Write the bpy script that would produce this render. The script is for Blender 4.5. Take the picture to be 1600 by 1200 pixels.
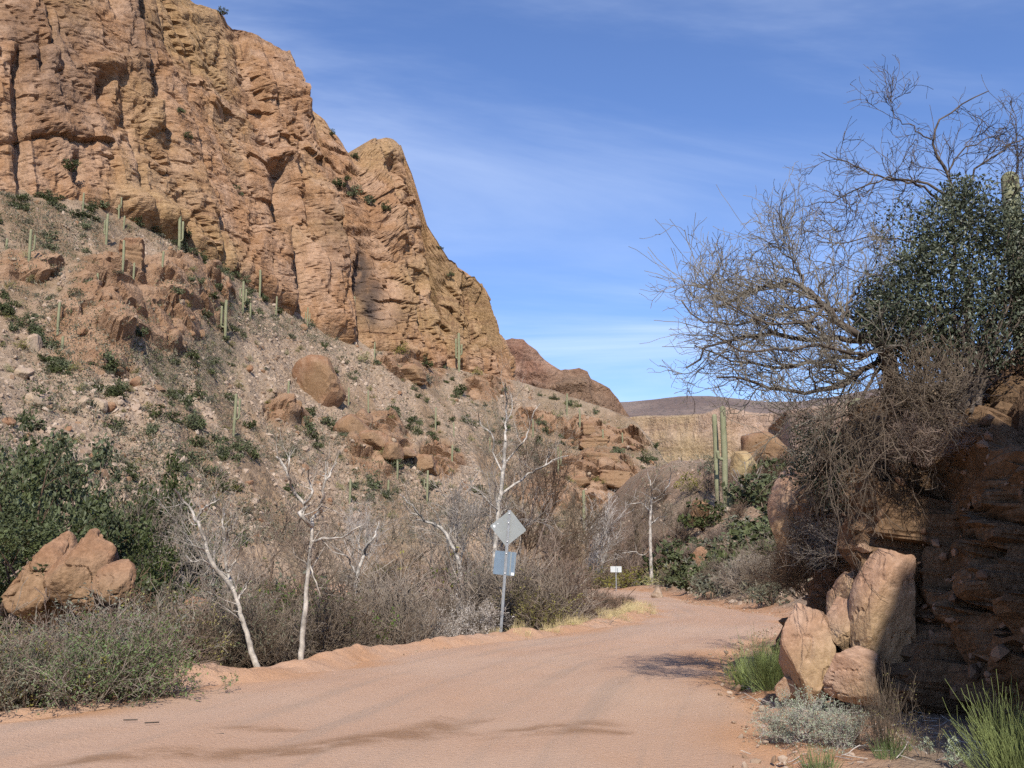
import bpy, bmesh, math, random
import numpy as np
from math import radians, sin, cos, tan, pi, sqrt

# ------------------------------------------------------------------ scene, camera, sky, sun
for o in list(bpy.data.objects):
    bpy.data.objects.remove(o, do_unlink=True)
SC = bpy.context.scene
COL = SC.collection
EYE = np.array([0.0, 0.0, 1.6])
PITCH = math.atan(260 / 1600.0)
cam_d = bpy.data.cameras.new('camera')
cam_d.sensor_width = 36.0
cam_d.lens = 36.0
cam_d.clip_start = 0.05
cam_d.clip_end = 20000.0
cam = bpy.data.objects.new('camera', cam_d)
COL.objects.link(cam)
cam.location = EYE
cam.rotation_euler = (radians(90) + PITCH, 0, 0)
SC.camera = cam

SUN_EL = radians(41)
SUN_AZ = radians(1.5)          # the sun stands behind the camera, a touch to the right of its axis
world = bpy.data.worlds.new('World')
SC.world = world
world.use_nodes = True
wn, wl = world.node_tree.nodes, world.node_tree.links
wn.clear()
w_out = wn.new('ShaderNodeOutputWorld')
w_bg = wn.new('ShaderNodeBackground')
w_bg.inputs['Strength'].default_value = 0.118
sky = wn.new('ShaderNodeTexSky')
sky.sky_type = 'NISHITA'
sky.sun_disc = False
sky.sun_elevation = SUN_EL
sky.sun_rotation = pi - SUN_AZ
sky.altitude = 600
sky.air_density = 1.0
sky.dust_density = 0.6
sky.ozone_density = 2.2
tint = wn.new('ShaderNodeMixRGB')
tint.blend_type = 'MULTIPLY'
tint.inputs[0].default_value = 1.0
tint.inputs[2].default_value = (0.84, 0.965, 1.27, 1)
wl.new(sky.outputs[0], tint.inputs[1])
# thin cirrus, laid out by direction on a flat layer far overhead
tc = wn.new('ShaderNodeTexCoord')
sep = wn.new('ShaderNodeSeparateXYZ')
wl.new(tc.outputs['Generated'], sep.inputs[0])
zc = wn.new('ShaderNodeMath'); zc.operation = 'MAXIMUM'; zc.inputs[1].default_value = 0.03
wl.new(sep.outputs[2], zc.inputs[0])
za = wn.new('ShaderNodeMath'); za.operation = 'ADD'; za.inputs[1].default_value = 0.10
wl.new(zc.outputs[0], za.inputs[0])
comb = wn.new('ShaderNodeCombineXYZ')
for k in (0, 1):
    dv = wn.new('ShaderNodeMath'); dv.operation = 'DIVIDE'
    wl.new(sep.outputs[k], dv.inputs[0]); wl.new(za.outputs[0], dv.inputs[1])
    wl.new(dv.outputs[0], comb.inputs[k])
def cirrus(scale, rot, loc, nscale, detail, rough, dist, lo, hi):
    mp = wn.new('ShaderNodeMapping')
    mp.inputs['Scale'].default_value = scale
    mp.inputs['Rotation'].default_value = (0, 0, rot)
    mp.inputs['Location'].default_value = loc
    wl.new(comb.outputs[0], mp.inputs[0])
    nz = wn.new('ShaderNodeTexNoise')
    nz.inputs['Scale'].default_value = nscale
    nz.inputs['Detail'].default_value = detail
    nz.inputs['Roughness'].default_value = rough
    nz.inputs['Distortion'].default_value = dist
    wl.new(mp.outputs[0], nz.inputs['Vector'])
    mr = wn.new('ShaderNodeMapRange'); mr.interpolation_type = 'SMOOTHSTEP'
    mr.inputs[1].default_value = lo; mr.inputs[2].default_value = hi
    wl.new(nz.outputs['Fac'], mr.inputs[0])
    return mr.outputs[0]
c1 = cirrus((0.55, 1.3, 1), radians(-20), (8.1, 6.3, 0), 0.9, 7, 0.58, 0.5, 0.40, 0.76)
c2 = cirrus((0.35, 0.6, 1), radians(15), (4.4, 7.9, 0), 0.7, 4, 0.5, 0.3, 0.32, 0.66)
mu = wn.new('ShaderNodeMath'); mu.operation = 'MULTIPLY'
wl.new(c1, mu.inputs[0]); wl.new(c2, mu.inputs[1])
mu2 = wn.new('ShaderNodeMath'); mu2.operation = 'MULTIPLY'; mu2.inputs[1].default_value = 0.55
wl.new(mu.outputs[0], mu2.inputs[0])
cmix = wn.new('ShaderNodeMixRGB')
wl.new(mu2.outputs[0], cmix.inputs[0])
wl.new(tint.outputs[0], cmix.inputs[1])
cmix.inputs[2].default_value = (7.0, 7.9, 9.6, 1)
wl.new(cmix.outputs[0], w_bg.inputs['Color'])
wl.new(w_bg.outputs[0], w_out.inputs['Surface'])

sun_d = bpy.data.lights.new('sun', 'SUN')
sun_d.energy = 5.0
sun_d.angle = radians(0.53)
sun_d.color = (1.0, 0.945, 0.86)
sun = bpy.data.objects.new('sun', sun_d)
COL.objects.link(sun)
sun.location = (0, -60, 80)
from mathutils import Vector
SUN_DIR = Vector((sin(SUN_AZ) * cos(SUN_EL), -cos(SUN_AZ) * cos(SUN_EL), sin(SUN_EL)))
sun.rotation_euler = (-SUN_DIR).to_track_quat('-Z', 'Y').to_euler()

SC.view_settings.view_transform = 'Standard'
SC.view_settings.look = 'None'
SC.view_settings.exposure = 0.25
SC.view_settings.gamma = 1.0
SC.view_settings.use_curve_mapping = False
SC.render.engine = 'CYCLES'
SC.cycles.max_bounces = 4
SC.cycles.diffuse_bounces = 1
SC.cycles.glossy_bounces = 1
SC.cycles.transmission_bounces = 2
SC.cycles.transparent_max_bounces = 4
SC.cycles.use_adaptive_sampling = True
SC.cycles.adaptive_threshold = 0.02
SC.cycles.adaptive_min_samples = 16
SC.cycles.use_denoising = False
SC.render.use_persistent_data = False

# ------------------------------------------------------------------ projection helpers
CP, SP = cos(PITCH), sin(PITCH)
def W(u, v, y):
    """the world point seen at photo pixel (u, v) at forward distance y"""
    a = (u - 800) / 1600.0; b = (600 - v) / 1600.0
    ry = CP - b * SP; rz = SP + b * CP
    k = y / ry
    return np.array([a * k, y, EYE[2] + rz * k])
def PIX(P):
    P = np.asarray(P, float)
    d = P - EYE
    zc = d[..., 1] * CP + d[..., 2] * SP
    yc = -d[..., 1] * SP + d[..., 2] * CP
    zc = np.where(np.abs(zc) < 1e-3, 1e-3, zc)
    return 800 + 1600 * d[..., 0] / zc, 600 - 1600 * yc / zc, zc

# ------------------------------------------------------------------ noise in numpy
def _h(ix, iy, iz, seed):
    h = (ix.astype(np.int64) * 374761393 + iy.astype(np.int64) * 668265263 + iz.astype(np.int64) * 2147483647 + seed * 1274126177) & 0xffffffff
    h = ((h ^ (h >> 13)) * 1274126177) & 0xffffffff
    h = ((h ^ (h >> 16)) * 2246822519) & 0xffffffff
    return (h ^ (h >> 15)) & 0xffffffff
def noise(P, f=1.0, seed=0):
    """gradient-free value noise, -1..1"""
    P = np.asarray(P, float) * f
    I = np.floor(P); F = P - I
    I = I.astype(np.int64)
    Wt = F * F * F * (F * (F * 6 - 15) + 10)
    r = 0.0
    for dx in (0, 1):
        wx = Wt[..., 0] if dx else 1 - Wt[..., 0]
        for dy in (0, 1):
            wy = Wt[..., 1] if dy else 1 - Wt[..., 1]
            for dz in (0, 1):
                wz = Wt[..., 2] if dz else 1 - Wt[..., 2]
                hv = _h(I[..., 0] + dx, I[..., 1] + dy, I[..., 2] + dz, seed) / 4294967295.0
                r = r + hv * wx * wy * wz
    return r * 2 - 1
_R = np.array([[0.36, 0.48, -0.8], [-0.8, 0.6, 0.0], [0.48, 0.64, 0.6]])
def fbm(P, f=1.0, octv=4, seed=0, gain=0.5, lac=2.03):
    P = np.asarray(P, float); a = 1.0; s = 0.0; n = 0.0
    for k in range(octv):
        s = s + a * noise(P, f, seed + 17 * k); n += a
        P = P @ _R.T + 3.7; f *= lac; a *= gain
    return s / n
def ridged(P, f=1.0, octv=4, seed=0, gain=0.5):
    P = np.asarray(P, float); a = 1.0; s = 0.0; n = 0.0
    for k in range(octv):
        s = s + a * (1 - np.abs(noise(P, f, seed + 31 * k)) * 2); n += a
        P = P @ _R.T + 1.3; f *= 2.07; a *= gain
    return s / n
def worley(P, f=1.0, seed=0):
    """F1, F2 and an id for each point's cell"""
    P = np.asarray(P, float) * f
    I = np.floor(P).astype(np.int64)
    n = P.shape[0]
    f1 = np.full(n, 9.0); f2 = np.full(n, 9.0); cid = np.zeros(n)
    for dx in (-1, 0, 1):
        for dy in (-1, 0, 1):
            for dz in (-1, 0, 1):
                a, b, c = I[:, 0] + dx, I[:, 1] + dy, I[:, 2] + dz
                h1 = _h(a, b, c, seed) / 4294967295.0
                h2 = _h(a, b, c, seed + 1) / 4294967295.0
                h3 = _h(a, b, c, seed + 2) / 4294967295.0
                d = np.sqrt((a + h1 - P[:, 0]) ** 2 + (b + h2 - P[:, 1]) ** 2 + (c + h3 - P[:, 2]) ** 2)
                near = d < f1
                f2 = np.where(near, f1, np.minimum(f2, d))
                cid = np.where(near, h1, cid)
                f1 = np.minimum(f1, d)
    return f1, f2, cid
def facets(P, f=1.0, seed=0, tilt=0.5):
    """broken-rock relief: each cell a flat face, tilted its own way and set in or out; and how close a joint is"""
    P = np.asarray(P, float) * f
    I = np.floor(P).astype(np.int64); n = P.shape[0]
    f1 = np.full(n, 9.0); f2 = np.full(n, 9.0); h = np.zeros(n)
    for dx in (-1, 0, 1):
        for dy in (-1, 0, 1):
            for dz in (-1, 0, 1):
                a, b, c = I[:, 0] + dx, I[:, 1] + dy, I[:, 2] + dz
                h1 = _h(a, b, c, seed) / 4294967295.0; h2 = _h(a, b, c, seed + 1) / 4294967295.0; h3 = _h(a, b, c, seed + 2) / 4294967295.0
                ex, ey, ez = P[:, 0] - a - h1, P[:, 1] - b - h2, P[:, 2] - c - h3
                d = np.sqrt(ex * ex + ey * ey + ez * ez)
                near = d < f1
                f2 = np.where(near, f1, np.minimum(f2, d)); f1 = np.minimum(f1, d)
                h = np.where(near, (h1 - 0.5) + tilt * 2 * ((h2 - 0.5) * ex + (h3 - 0.5) * ey + (((h1 * 7.31) % 1) - 0.5) * ez), h)
    return h, f2 - f1
def sstep(a, b, x):
    t = np.clip((x - a) / (b - a), 0, 1)
    return t * t * (3 - 2 * t)
def curve(pts, n):
    """points spread evenly along a smooth curve through PTS"""
    P = np.asarray(pts, float)
    d = np.r_[0, np.cumsum(np.linalg.norm(np.diff(P, axis=0), axis=1))]
    # Catmull-Rom through the points, sampled densely, then by arc length
    out = []
    for i in range(len(P) - 1):
        p0 = P[max(i - 1, 0)]; p1 = P[i]; p2 = P[i + 1]; p3 = P[min(i + 2, len(P) - 1)]
        t = np.linspace(0, 1, 24, endpoint=False)[:, None]
        out.append(0.5 * ((2 * p1) + (-p0 + p2) * t + (2 * p0 - 5 * p1 + 4 * p2 - p3) * t ** 2 + (-p0 + 3 * p1 - 3 * p2 + p3) * t ** 3))
    out.append(P[-1:])
    Q = np.vstack(out)
    d = np.r_[0, np.cumsum(np.linalg.norm(np.diff(Q, axis=0), axis=1))]
    s = np.linspace(0, d[-1], n)
    return np.stack([np.interp(s, d, Q[:, k]) for k in range(Q.shape[1])], axis=1)

# ------------------------------------------------------------------ mesh helpers
def mesh_np(name, V, F, mats=(), smooth=False, fmat=None, attrs=None):
    """a mesh datablock from arrays; F is one array of faces or a list of them"""
    Fs = F if isinstance(F, list) else [F]
    Fs = [np.asarray(f, np.int32) for f in Fs if len(f)]
    me = bpy.data.meshes.new(name)
    V = np.asarray(V, np.float32)
    me.vertices.add(len(V)); me.vertices.foreach_set('co', V.ravel())
    loops = np.concatenate([f.ravel() for f in Fs])
    tot = np.concatenate([np.full(len(f), f.shape[1], np.int32) for f in Fs])
    start = np.r_[0, np.cumsum(tot)[:-1]].astype(np.int32)
    me.loops.add(len(loops)); me.loops.foreach_set('vertex_index', loops)
    me.polygons.add(len(tot)); me.polygons.foreach_set('loop_start', start)
    for m in mats:
        me.materials.append(m)
    if fmat is not None:
        fm = np.concatenate([np.asarray(x, np.int32) for x in fmat]) if isinstance(fmat, list) else np.asarray(fmat, np.int32)
        me.polygons.foreach_set('material_index', fm)
    me.polygons.foreach_set('use_smooth', np.full(len(tot), smooth, bool))
    me.update(calc_edges=True)
    if attrs:
        for k, a in attrs.items():
            at = me.attributes.new(k, 'FLOAT', 'POINT')
            at.data.foreach_set('value', np.asarray(a, np.float32).ravel())
    return me
def grid_faces(ni, nj, flip=False):
    i, j = np.meshgrid(np.arange(ni - 1), np.arange(nj - 1), indexing='ij')
    a = (i * nj + j).ravel(); b = a + 1; c = a + nj + 1; d = a + nj
    F = np.stack([a, b, c, d], axis=1)
    return F[:, ::-1] if flip else F
def grid_normals(G):
    di = np.gradient(G, axis=0); dj = np.gradient(G, axis=1)
    n = np.cross(di, dj)
    return n / (np.linalg.norm(n, axis=2, keepdims=True) + 1e-9)
class MB:
    """collects shapes, then links them as ONE mesh object"""
    def __init__(self): self.V = []; self.F = []; self.M = []; self.n = 0
    def add(self, V, F, m=0):
        V = np.asarray(V, float).reshape(-1, 3); F = np.asarray(F, np.int64)
        if not len(F): return self
        self.V.append(V); self.F.append(F + self.n); self.M.append(np.full(len(F), m)); self.n += len(V)
        return self
    def mesh(self, name, mats, smooth=False):
        by = {}
        for f, m in zip(self.F, self.M): by.setdefault(f.shape[1], []).append((f, m))
        Fs = [np.concatenate([x[0] for x in v]) for v in by.values()]
        Ms = [np.concatenate([x[1] for x in v]) for v in by.values()]
        return mesh_np(name, np.concatenate(self.V), Fs, mats, smooth, Ms)
def link(name, me, parent=None, loc=None, rot=None, scale=None):
    o = bpy.data.objects.new(name, me)
    COL.objects.link(o)
    if parent is not None: o.parent = parent
    if loc is not None: o.location = loc
    if rot is not None: o.rotation_euler = rot
    if scale is not None: o.scale = (scale,) * 3 if np.isscalar(scale) else scale
    return o
def tag(o, label=None, cat=None, group=None, kind=None):
    if label: o['label'] = label
    if cat: o['category'] = cat
    if group: o['group'] = group
    if kind: o['kind'] = kind
    return o
def struct(name, me):
    return tag(link(name, me), kind='structure')
def unit(d):
    return d / (np.linalg.norm(d, axis=-1, keepdims=True) + 1e-9)
def tubes(P, R, sides=3, cap=False):
    """P (T, n, 3) centre lines, R (T, n) radii -> vertices and quads"""
    P = np.asarray(P, float); R = np.asarray(R, float)
    if P.ndim == 2: P = P[None]; R = R[None]
    T, n, _ = P.shape
    t = unit(np.gradient(P, axis=1))
    m = unit(P[:, -1] - P[:, 0])
    ref = np.where(np.abs(m[:, 2:3]) > 0.8, np.array([[1.0, 0.13, 0]]), np.array([[0.1, 0.05, 1.0]]))[:, None, :]
    a = unit(np.cross(t, np.broadcast_to(ref, t.shape))); b = np.cross(t, a)
    th = np.arange(sides) * 2 * pi / sides
    V = P[:, :, None, :] + R[:, :, None, None] * (np.cos(th)[None, None, :, None] * a[:, :, None, :] + np.sin(th)[None, None, :, None] * b[:, :, None, :])
    k = np.arange(T)[:, None, None] * n * sides
    i = np.arange(n - 1)[None, :, None] * sides; j = np.arange(sides)[None, None, :]; j2 = (j + 1) % sides
    F = np.stack([k + i + j, k + i + j2, k + i + sides + j2, k + i + sides + j], axis=-1).reshape(-1, 4)
    return V.reshape(-1, 3), F
def walk(rng, start, d, length, n, wig=0.15, bend=(0, 0, 0)):
    """T wandering paths of n points"""
    T = len(start); p = start.copy(); d = unit(d.copy()); out = [p.copy()]
    st = (np.broadcast_to(np.asarray(length, float), (T,)) / (n - 1))[:, None]
    for _ in range(n - 1):
        d = unit(d + wig * rng.normal(size=(T, 3)) + np.asarray(bend))
        p = p + d * st; out.append(p.copy())
    return np.stack(out, axis=1)
def kids(rng, P, R, c, ang, length, n, wig=0.15, bend=(0, 0, 0), lo=0.25, hi=1.0, rf=0.6, tip=0.35, up=0.0, rmin=0.0):
    """c children on each parent path"""
    T, m, _ = P.shape
    idx = np.repeat(np.arange(T), c); N = len(idx)
    t = rng.uniform(lo, hi, N) * (m - 1); i = np.minimum(t.astype(int), m - 2); f = (t - i)[:, None]
    s = P[idx, i] * (1 - f) + P[idx, i + 1] * f
    r = (R[idx, i] * (1 - f[:, 0]) + R[idx, i + 1] * f[:, 0]) * rf
    tg = unit(P[idx, i + 1] - P[idx, i])
    q = unit(np.cross(tg, rng.normal(size=(N, 3))))
    a = np.abs(rng.normal(ang, ang * 0.3, N))[:, None]
    d = unit(tg * np.cos(a) + q * np.sin(a) + np.array([0, 0, up]))
    L = length * rng.uniform(0.5, 1.25, N)
    C = walk(rng, s, d, L, n, wig, bend)
    RR = np.maximum(r[:, None] * np.linspace(1, tip, n)[None], rmin)
    return C, RR
def leaves(rng, C, size, aspect=0.5, up=0.3, dirs=None):
    """diamond leaves, slightly folded, at points C"""
    N = len(C)
    d = unit(rng.normal(size=(N, 3)) + np.array([0, 0, up])) if dirs is None else unit(dirs + 0.5 * rng.normal(size=(N, 3)))
    s = unit(np.cross(d, rng.normal(size=(N, 3))))
    nrm = np.cross(d, s)
    L = (size * rng.uniform(0.6, 1.3, N))[:, None]
    V = np.stack([C - d * L * 0.5, C + s * L * aspect * 0.5 + nrm * L * 0.08, C + d * L * 0.5, C - s * L * aspect * 0.5 + nrm * L * 0.08], axis=1)
    F = np.arange(N * 4).reshape(N, 4)
    return V.reshape(-1, 3), F
def box(c, s, R=None):
    V = np.array([[x, y, z] for x in (-1, 1) for y in (-1, 1) for z in (-1, 1)], float) * np.asarray(s) / 2
    if R is not None: V = V @ np.asarray(R).T
    F = [[0, 1, 3, 2], [4, 6, 7, 5], [0, 4, 5, 1], [2, 3, 7, 6], [0, 2, 6, 4], [1, 5, 7, 3]]
    return V + np.asarray(c), F
_ico = {}
def ico(sub):
    if sub not in _ico:
        bm = bmesh.new(); bmesh.ops.create_icosphere(bm, subdivisions=sub, radius=1.0)
        V = np.array([v.co[:] for v in bm.verts]); F = np.array([[v.index for v in f.verts] for f in bm.faces]); bm.free()
        _ico[sub] = (V, F)
    return _ico[sub]
def rock(seed, dims, sub=4, planes=13, rough=0.05, strata=0.0, soft=0.05, fr=1.6, boxy=0.0):
    """a boulder cut by random planes, worn at its edges"""
    rng = np.random.default_rng(seed)
    D, F = ico(sub)
    n = unit(rng.normal(size=(planes, 3))); off = rng.uniform(0.62, 1.0, planes)
    dots = D @ n.T
    off = off / np.mean(off) * 0.86
    if boxy:                       # a joint-bounded block: six faces, then a few broken corners
        ax = np.array([[1, 0, 0], [-1, 0, 0], [0, 1, 0], [0, -1, 0], [0, 0, 1], [0, 0, -1]], float)
        n = np.vstack([unit(ax + rng.normal(0, 0.16, (6, 3))), n]); off = np.r_[rng.uniform(0.62, 0.8, 6), rng.uniform(0.85, 1.1, planes) * boxy]
        dots = D @ n.T
    r = np.where(dots > 0.02, off[None] / np.maximum(dots, 0.02), 9.0)
    # soft minimum: worn edges
    k = soft
    rr = -k * np.log(np.sum(np.exp(-np.minimum(r, 6) / k), axis=1))
    V = D * np.clip(rr, 0.3, 1.3)[:, None]
    V = V * (1 + rough * fbm(V, fr, 5, seed, 0.55)[:, None] * 1.6)
    cr = np.abs(noise(V * 1.0, 1.3, seed + 5))
    V = V * (1 - rough * 1.3 * np.exp(-(cr / 0.035) ** 2)[:, None])
    V = V * np.asarray(dims, float) / 2
    if strata:
        zz = V[:, 2] + 0.15 * fbm(V, 0.8, 3, seed + 9)
        st = noise(np.stack([0 * zz, 0 * zz, zz * (2.2 / strata)], 1), 1.0, seed + 3)
        V[:, :2] *= (1 + 0.10 * st)[:, None]
    return V, F

# ------------------------------------------------------------------ materials
def mat(name):
    m = bpy.data.materials.new(name); m.use_nodes = True
    nt = m.node_tree; nt.nodes.clear()
    o = nt.nodes.new('ShaderNodeOutputMaterial'); b = nt.nodes.new('ShaderNodeBsdfPrincipled')
    nt.links.new(b.outputs[0], o.inputs[0])
    b.inputs['Roughness'].default_value = 0.9
    b.inputs['Specular IOR Level'].default_value = 0.15
    return m, nt, b
def nd(nt, t, **kw):
    n = nt.nodes.new(t)
    for k, v in kw.items(): setattr(n, k, v)
    return n
def coords(nt, scale=(1, 1, 1), rot=(0, 0, 0), kind='Object'):
    t = nd(nt, 'ShaderNodeTexCoord'); m = nd(nt, 'ShaderNodeMapping')
    m.inputs['Scale'].default_value = scale; m.inputs['Rotation'].default_value = rot
    nt.links.new(t.outputs[kind], m.inputs[0])
    return m.outputs[0]
def ntex(nt, vec, scale=1.0, detail=6, rough=0.55, dist=0.0):
    n = nd(nt, 'ShaderNodeTexNoise')
    n.inputs['Scale'].default_value = scale; n.inputs['Detail'].default_value = detail
    n.inputs['Roughness'].default_value = rough; n.inputs['Distortion'].default_value = dist
    if vec is not None: nt.links.new(vec, n.inputs['Vector'])
    return n.outputs['Fac']
def rng_map(nt, x, lo, hi, a=0.0, b=1.0):
    m = nd(nt, 'ShaderNodeMapRange', interpolation_type='SMOOTHSTEP')
    m.inputs[1].default_value = lo; m.inputs[2].default_value = hi; m.inputs[3].default_value = a; m.inputs[4].default_value = b
    nt.links.new(x, m.inputs[0])
    return m.outputs[0]
def mixc(nt, f, a, b, blend='MIX'):
    m = nd(nt, 'ShaderNodeMixRGB', blend_type=blend)
    for i, x in enumerate((f, a, b)):
        if isinstance(x, (int, float)): m.inputs[i].default_value = x
        elif isinstance(x, tuple): m.inputs[i].default_value = (*x[:3], 1)
        else: nt.links.new(x, m.inputs[i])
    return m.outputs[0]
def mul(nt, a, b, op='MULTIPLY'):
    m = nd(nt, 'ShaderNodeMath', operation=op)
    for i, x in enumerate((a, b)):
        if isinstance(x, (int, float)): m.inputs[i].default_value = x
        else: nt.links.new(x, m.inputs[i])
    return m.outputs[0]
def attr(nt, name):
    return nd(nt, 'ShaderNodeAttribute', attribute_name=name).outputs['Fac']
def bump(nt, b, h, dist, strength=1.0):
    n = nd(nt, 'ShaderNodeBump'); n.inputs['Distance'].default_value = dist; n.inputs['Strength'].default_value = strength
    nt.links.new(h, n.inputs['Height']); nt.links.new(n.outputs[0], b.inputs['Normal'])
def plain(name, col, var=0.25, scale=3.0, rough=0.9, spec=0.15, per_obj=0.0, trans=None, kind='Object'):
    """one colour with mottling; per_obj shifts it from object to object"""
    m, nt, b = mat(name)
    v = coords(nt, kind=kind)
    f = ntex(nt, v, scale, 4)
    c = mixc(nt, rng_map(nt, f, 0.3, 0.7), tuple(x * (1 - var) for x in col), tuple(min(1, x * (1 + var)) for x in col))
    if per_obj:
        oi = nd(nt, 'ShaderNodeObjectInfo')
        hs = nd(nt, 'ShaderNodeHueSaturation')
        nt.links.new(c, hs.inputs['Color'])
        nt.links.new(rng_map(nt, oi.outputs['Random'], 0, 1, 1 - per_obj, 1 + per_obj), hs.inputs['Value'])
        nt.links.new(rng_map(nt, oi.outputs['Random'], 0, 1, 1.15, 0.8), hs.inputs['Saturation'])
        c = hs.outputs[0]
    nt.links.new(c, b.inputs['Base Color'])
    b.inputs['Roughness'].default_value = rough; b.inputs['Specular IOR Level'].default_value = spec
    if trans:
        tr = nd(nt, 'ShaderNodeBsdfTranslucent'); mx = nd(nt, 'ShaderNodeMixShader'); mx.inputs[0].default_value = trans
        nt.links.new(c, tr.inputs[0]); nt.links.new(b.outputs[0], mx.inputs[1]); nt.links.new(tr.outputs[0], mx.inputs[2])
        out = [n for n in nt.nodes if n.type == 'OUTPUT_MATERIAL'][0]
        nt.links.new(mx.outputs[0], out.inputs[0])
    return m
# ------------------------------------------------------------------ rock and earth materials
def rock_mat(name, base, pale, dark, lichen, sc=1.0, streak=0.5, bed=1.0, bmp=0.25, stain=False):
    m, nt, b = mat(name)
    v = coords(nt)
    big = ntex(nt, v, 0.035 * sc, 2, 0.6, 0.0)
    med = ntex(nt, v, 0.22 * sc, 4, 0.6)
    fine = ntex(nt, v, 1.7 * sc, 4, 0.65)
    beds = ntex(nt, coords(nt, (0.05 * sc, 0.05 * sc, 0.75 * sc)), 1.0, 4, 0.6)
    streaks = ntex(nt, coords(nt, (0.5 * sc, 0.5 * sc, 0.03 * sc)), 1.0, 3, 0.6)
    c = mixc(nt, rng_map(nt, med, 0.38, 0.66), base, pale)
    c = mixc(nt, rng_map(nt, big, 0.42, 0.62, 0, 0.75), c, lichen)
    c = mixc(nt, rng_map(nt, beds, 0.50, 0.72, 0, 0.55 * bed), c, dark)
    c = mixc(nt, rng_map(nt, beds, 0.40, 0.28, 0, 0.5 * bed), c, pale)
    c = mixc(nt, rng_map(nt, streaks, 0.56, 0.74, 0, 0.7 * streak), c, dark)
    c = mixc(nt, rng_map(nt, fine, 0.3, 0.72, 0.0, 0.42), c, tuple(x * 0.45 for x in dark))
    c = mixc(nt, rng_map(nt, fine, 0.5, 0.3, 0.0, 0.3), c, pale)
    if stain:
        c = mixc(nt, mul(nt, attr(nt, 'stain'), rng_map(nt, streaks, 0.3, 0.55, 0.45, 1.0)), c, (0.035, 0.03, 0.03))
        c = mixc(nt, mul(nt, attr(nt, 'fresh'), 0.8), c, tuple(x * 1.05 for x in pale))
    nt.links.new(c, b.inputs['Base Color'])
    bump(nt, b, fine, bmp / sc, 0.8)
    return m
M_CLIFF = rock_mat('cliff_rock', (0.325, 0.178, 0.09), (0.41, 0.26, 0.165), (0.175, 0.093, 0.053), (0.335, 0.22, 0.105), 1.0, 1.0, 1.0, 0.5, stain=True)
M_RED = rock_mat('boulder_rock', (0.27, 0.142, 0.078), (0.35, 0.215, 0.135), (0.15, 0.08, 0.047), (0.25, 0.16, 0.085), 4.0, 0.35, 0.5, 0.25)
M_PALE = rock_mat('pale_rock', (0.38, 0.27, 0.19), (0.45, 0.345, 0.265), (0.25, 0.16, 0.11), (0.36, 0.275, 0.175), 4.0, 0.2, 0.4, 0.2)
M_YEL = rock_mat('lichen_rock', (0.37, 0.25, 0.13), (0.43, 0.32, 0.18), (0.25, 0.15, 0.08), (0.38, 0.30, 0.14), 2.0, 0.2, 0.4, 0.2)
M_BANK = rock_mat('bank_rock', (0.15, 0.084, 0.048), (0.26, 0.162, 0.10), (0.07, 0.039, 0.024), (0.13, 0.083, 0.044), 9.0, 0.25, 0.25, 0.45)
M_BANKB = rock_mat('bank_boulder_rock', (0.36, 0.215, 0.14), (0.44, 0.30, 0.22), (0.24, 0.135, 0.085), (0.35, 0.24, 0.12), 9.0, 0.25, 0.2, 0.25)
M_RIDGE = rock_mat('ridge_rock', (0.24, 0.125, 0.08), (0.34, 0.21, 0.145), (0.13, 0.08, 0.06), (0.19, 0.13, 0.08), 0.35, 0.4, 0.8, 1.0)
M_FARCLIFF = rock_mat('far_cliff_rock', (0.38, 0.25, 0.165), (0.44, 0.315, 0.235), (0.25, 0.16, 0.11), (0.36, 0.27, 0.14), 0.3, 0.6, 1.0, 0.8)

def hill_mat():
    m, nt, b = mat('hillside_scree')
    v = coords(nt)
    big = ntex(nt, v, 0.045, 2, 0.6)
    med = ntex(nt, v, 0.35, 4, 0.65)
    fine = ntex(nt, v, 2.6, 4, 0.7)
    vo = nd(nt, 'ShaderNodeTexVoronoi'); vo.inputs['Scale'].default_value = 2.2; nt.links.new(v, vo.inputs['Vector'])
    soil = mixc(nt, rng_map(nt, med, 0.35, 0.65), (0.19, 0.128, 0.077), (0.29, 0.198, 0.125))
    soil = mixc(nt, rng_map(nt, big, 0.45, 0.65, 0, 0.6), soil, (0.27, 0.21, 0.145))
    stones = mixc(nt, vo.outputs['Color'], (0.295, 0.205, 0.135), (0.42, 0.315, 0.225))
    c = mixc(nt, mul(nt, attr(nt, 'scree'), rng_map(nt, fine, 0.35, 0.6, 0.35, 1.0)), soil, stones)
    rock_c = mixc(nt, rng_map(nt, med, 0.35, 0.66), (0.245, 0.14, 0.078), (0.33, 0.21, 0.13))
    c = mixc(nt, attr(nt, 'rock'), c, rock_c)
    c = mixc(nt, rng_map(nt, fine, 0.52, 0.75, 0, 0.55), c, (0.13, 0.095, 0.07))
    nt.links.new(c, b.inputs['Base Color'])
    bump(nt, b, fine, 0.3, 1.0)
    return m
M_HILL = hill_mat()

def ground_mat():
    m, nt, b = mat('ground_earth')
    v = coords(nt)
    big = ntex(nt, v, 0.13, 2, 0.6)
    med = ntex(nt, v, 1.1, 4, 0.65)
    fine = ntex(nt, v, 9.0, 3, 0.7)
    c = mixc(nt, rng_map(nt, med, 0.35, 0.65), (0.20, 0.135, 0.09), (0.33, 0.22, 0.15))
    c = mixc(nt, rng_map(nt, big, 0.4, 0.6, 0, 0.6), c, (0.24, 0.185, 0.13))
    c = mixc(nt, attr(nt, 'dirt'), c, mixc(nt, rng_map(nt, med, 0.3, 0.7), (0.36, 0.185, 0.095), (0.47, 0.285, 0.175)))
    c = mixc(nt, rng_map(nt, fine, 0.55, 0.75, 0, 0.45), c, (0.12, 0.08, 0.055))
    nt.links.new(c, b.inputs['Base Color'])
    bump(nt, b, fine, 0.07, 0.9)
    return m
M_GROUND = ground_mat()

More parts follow.
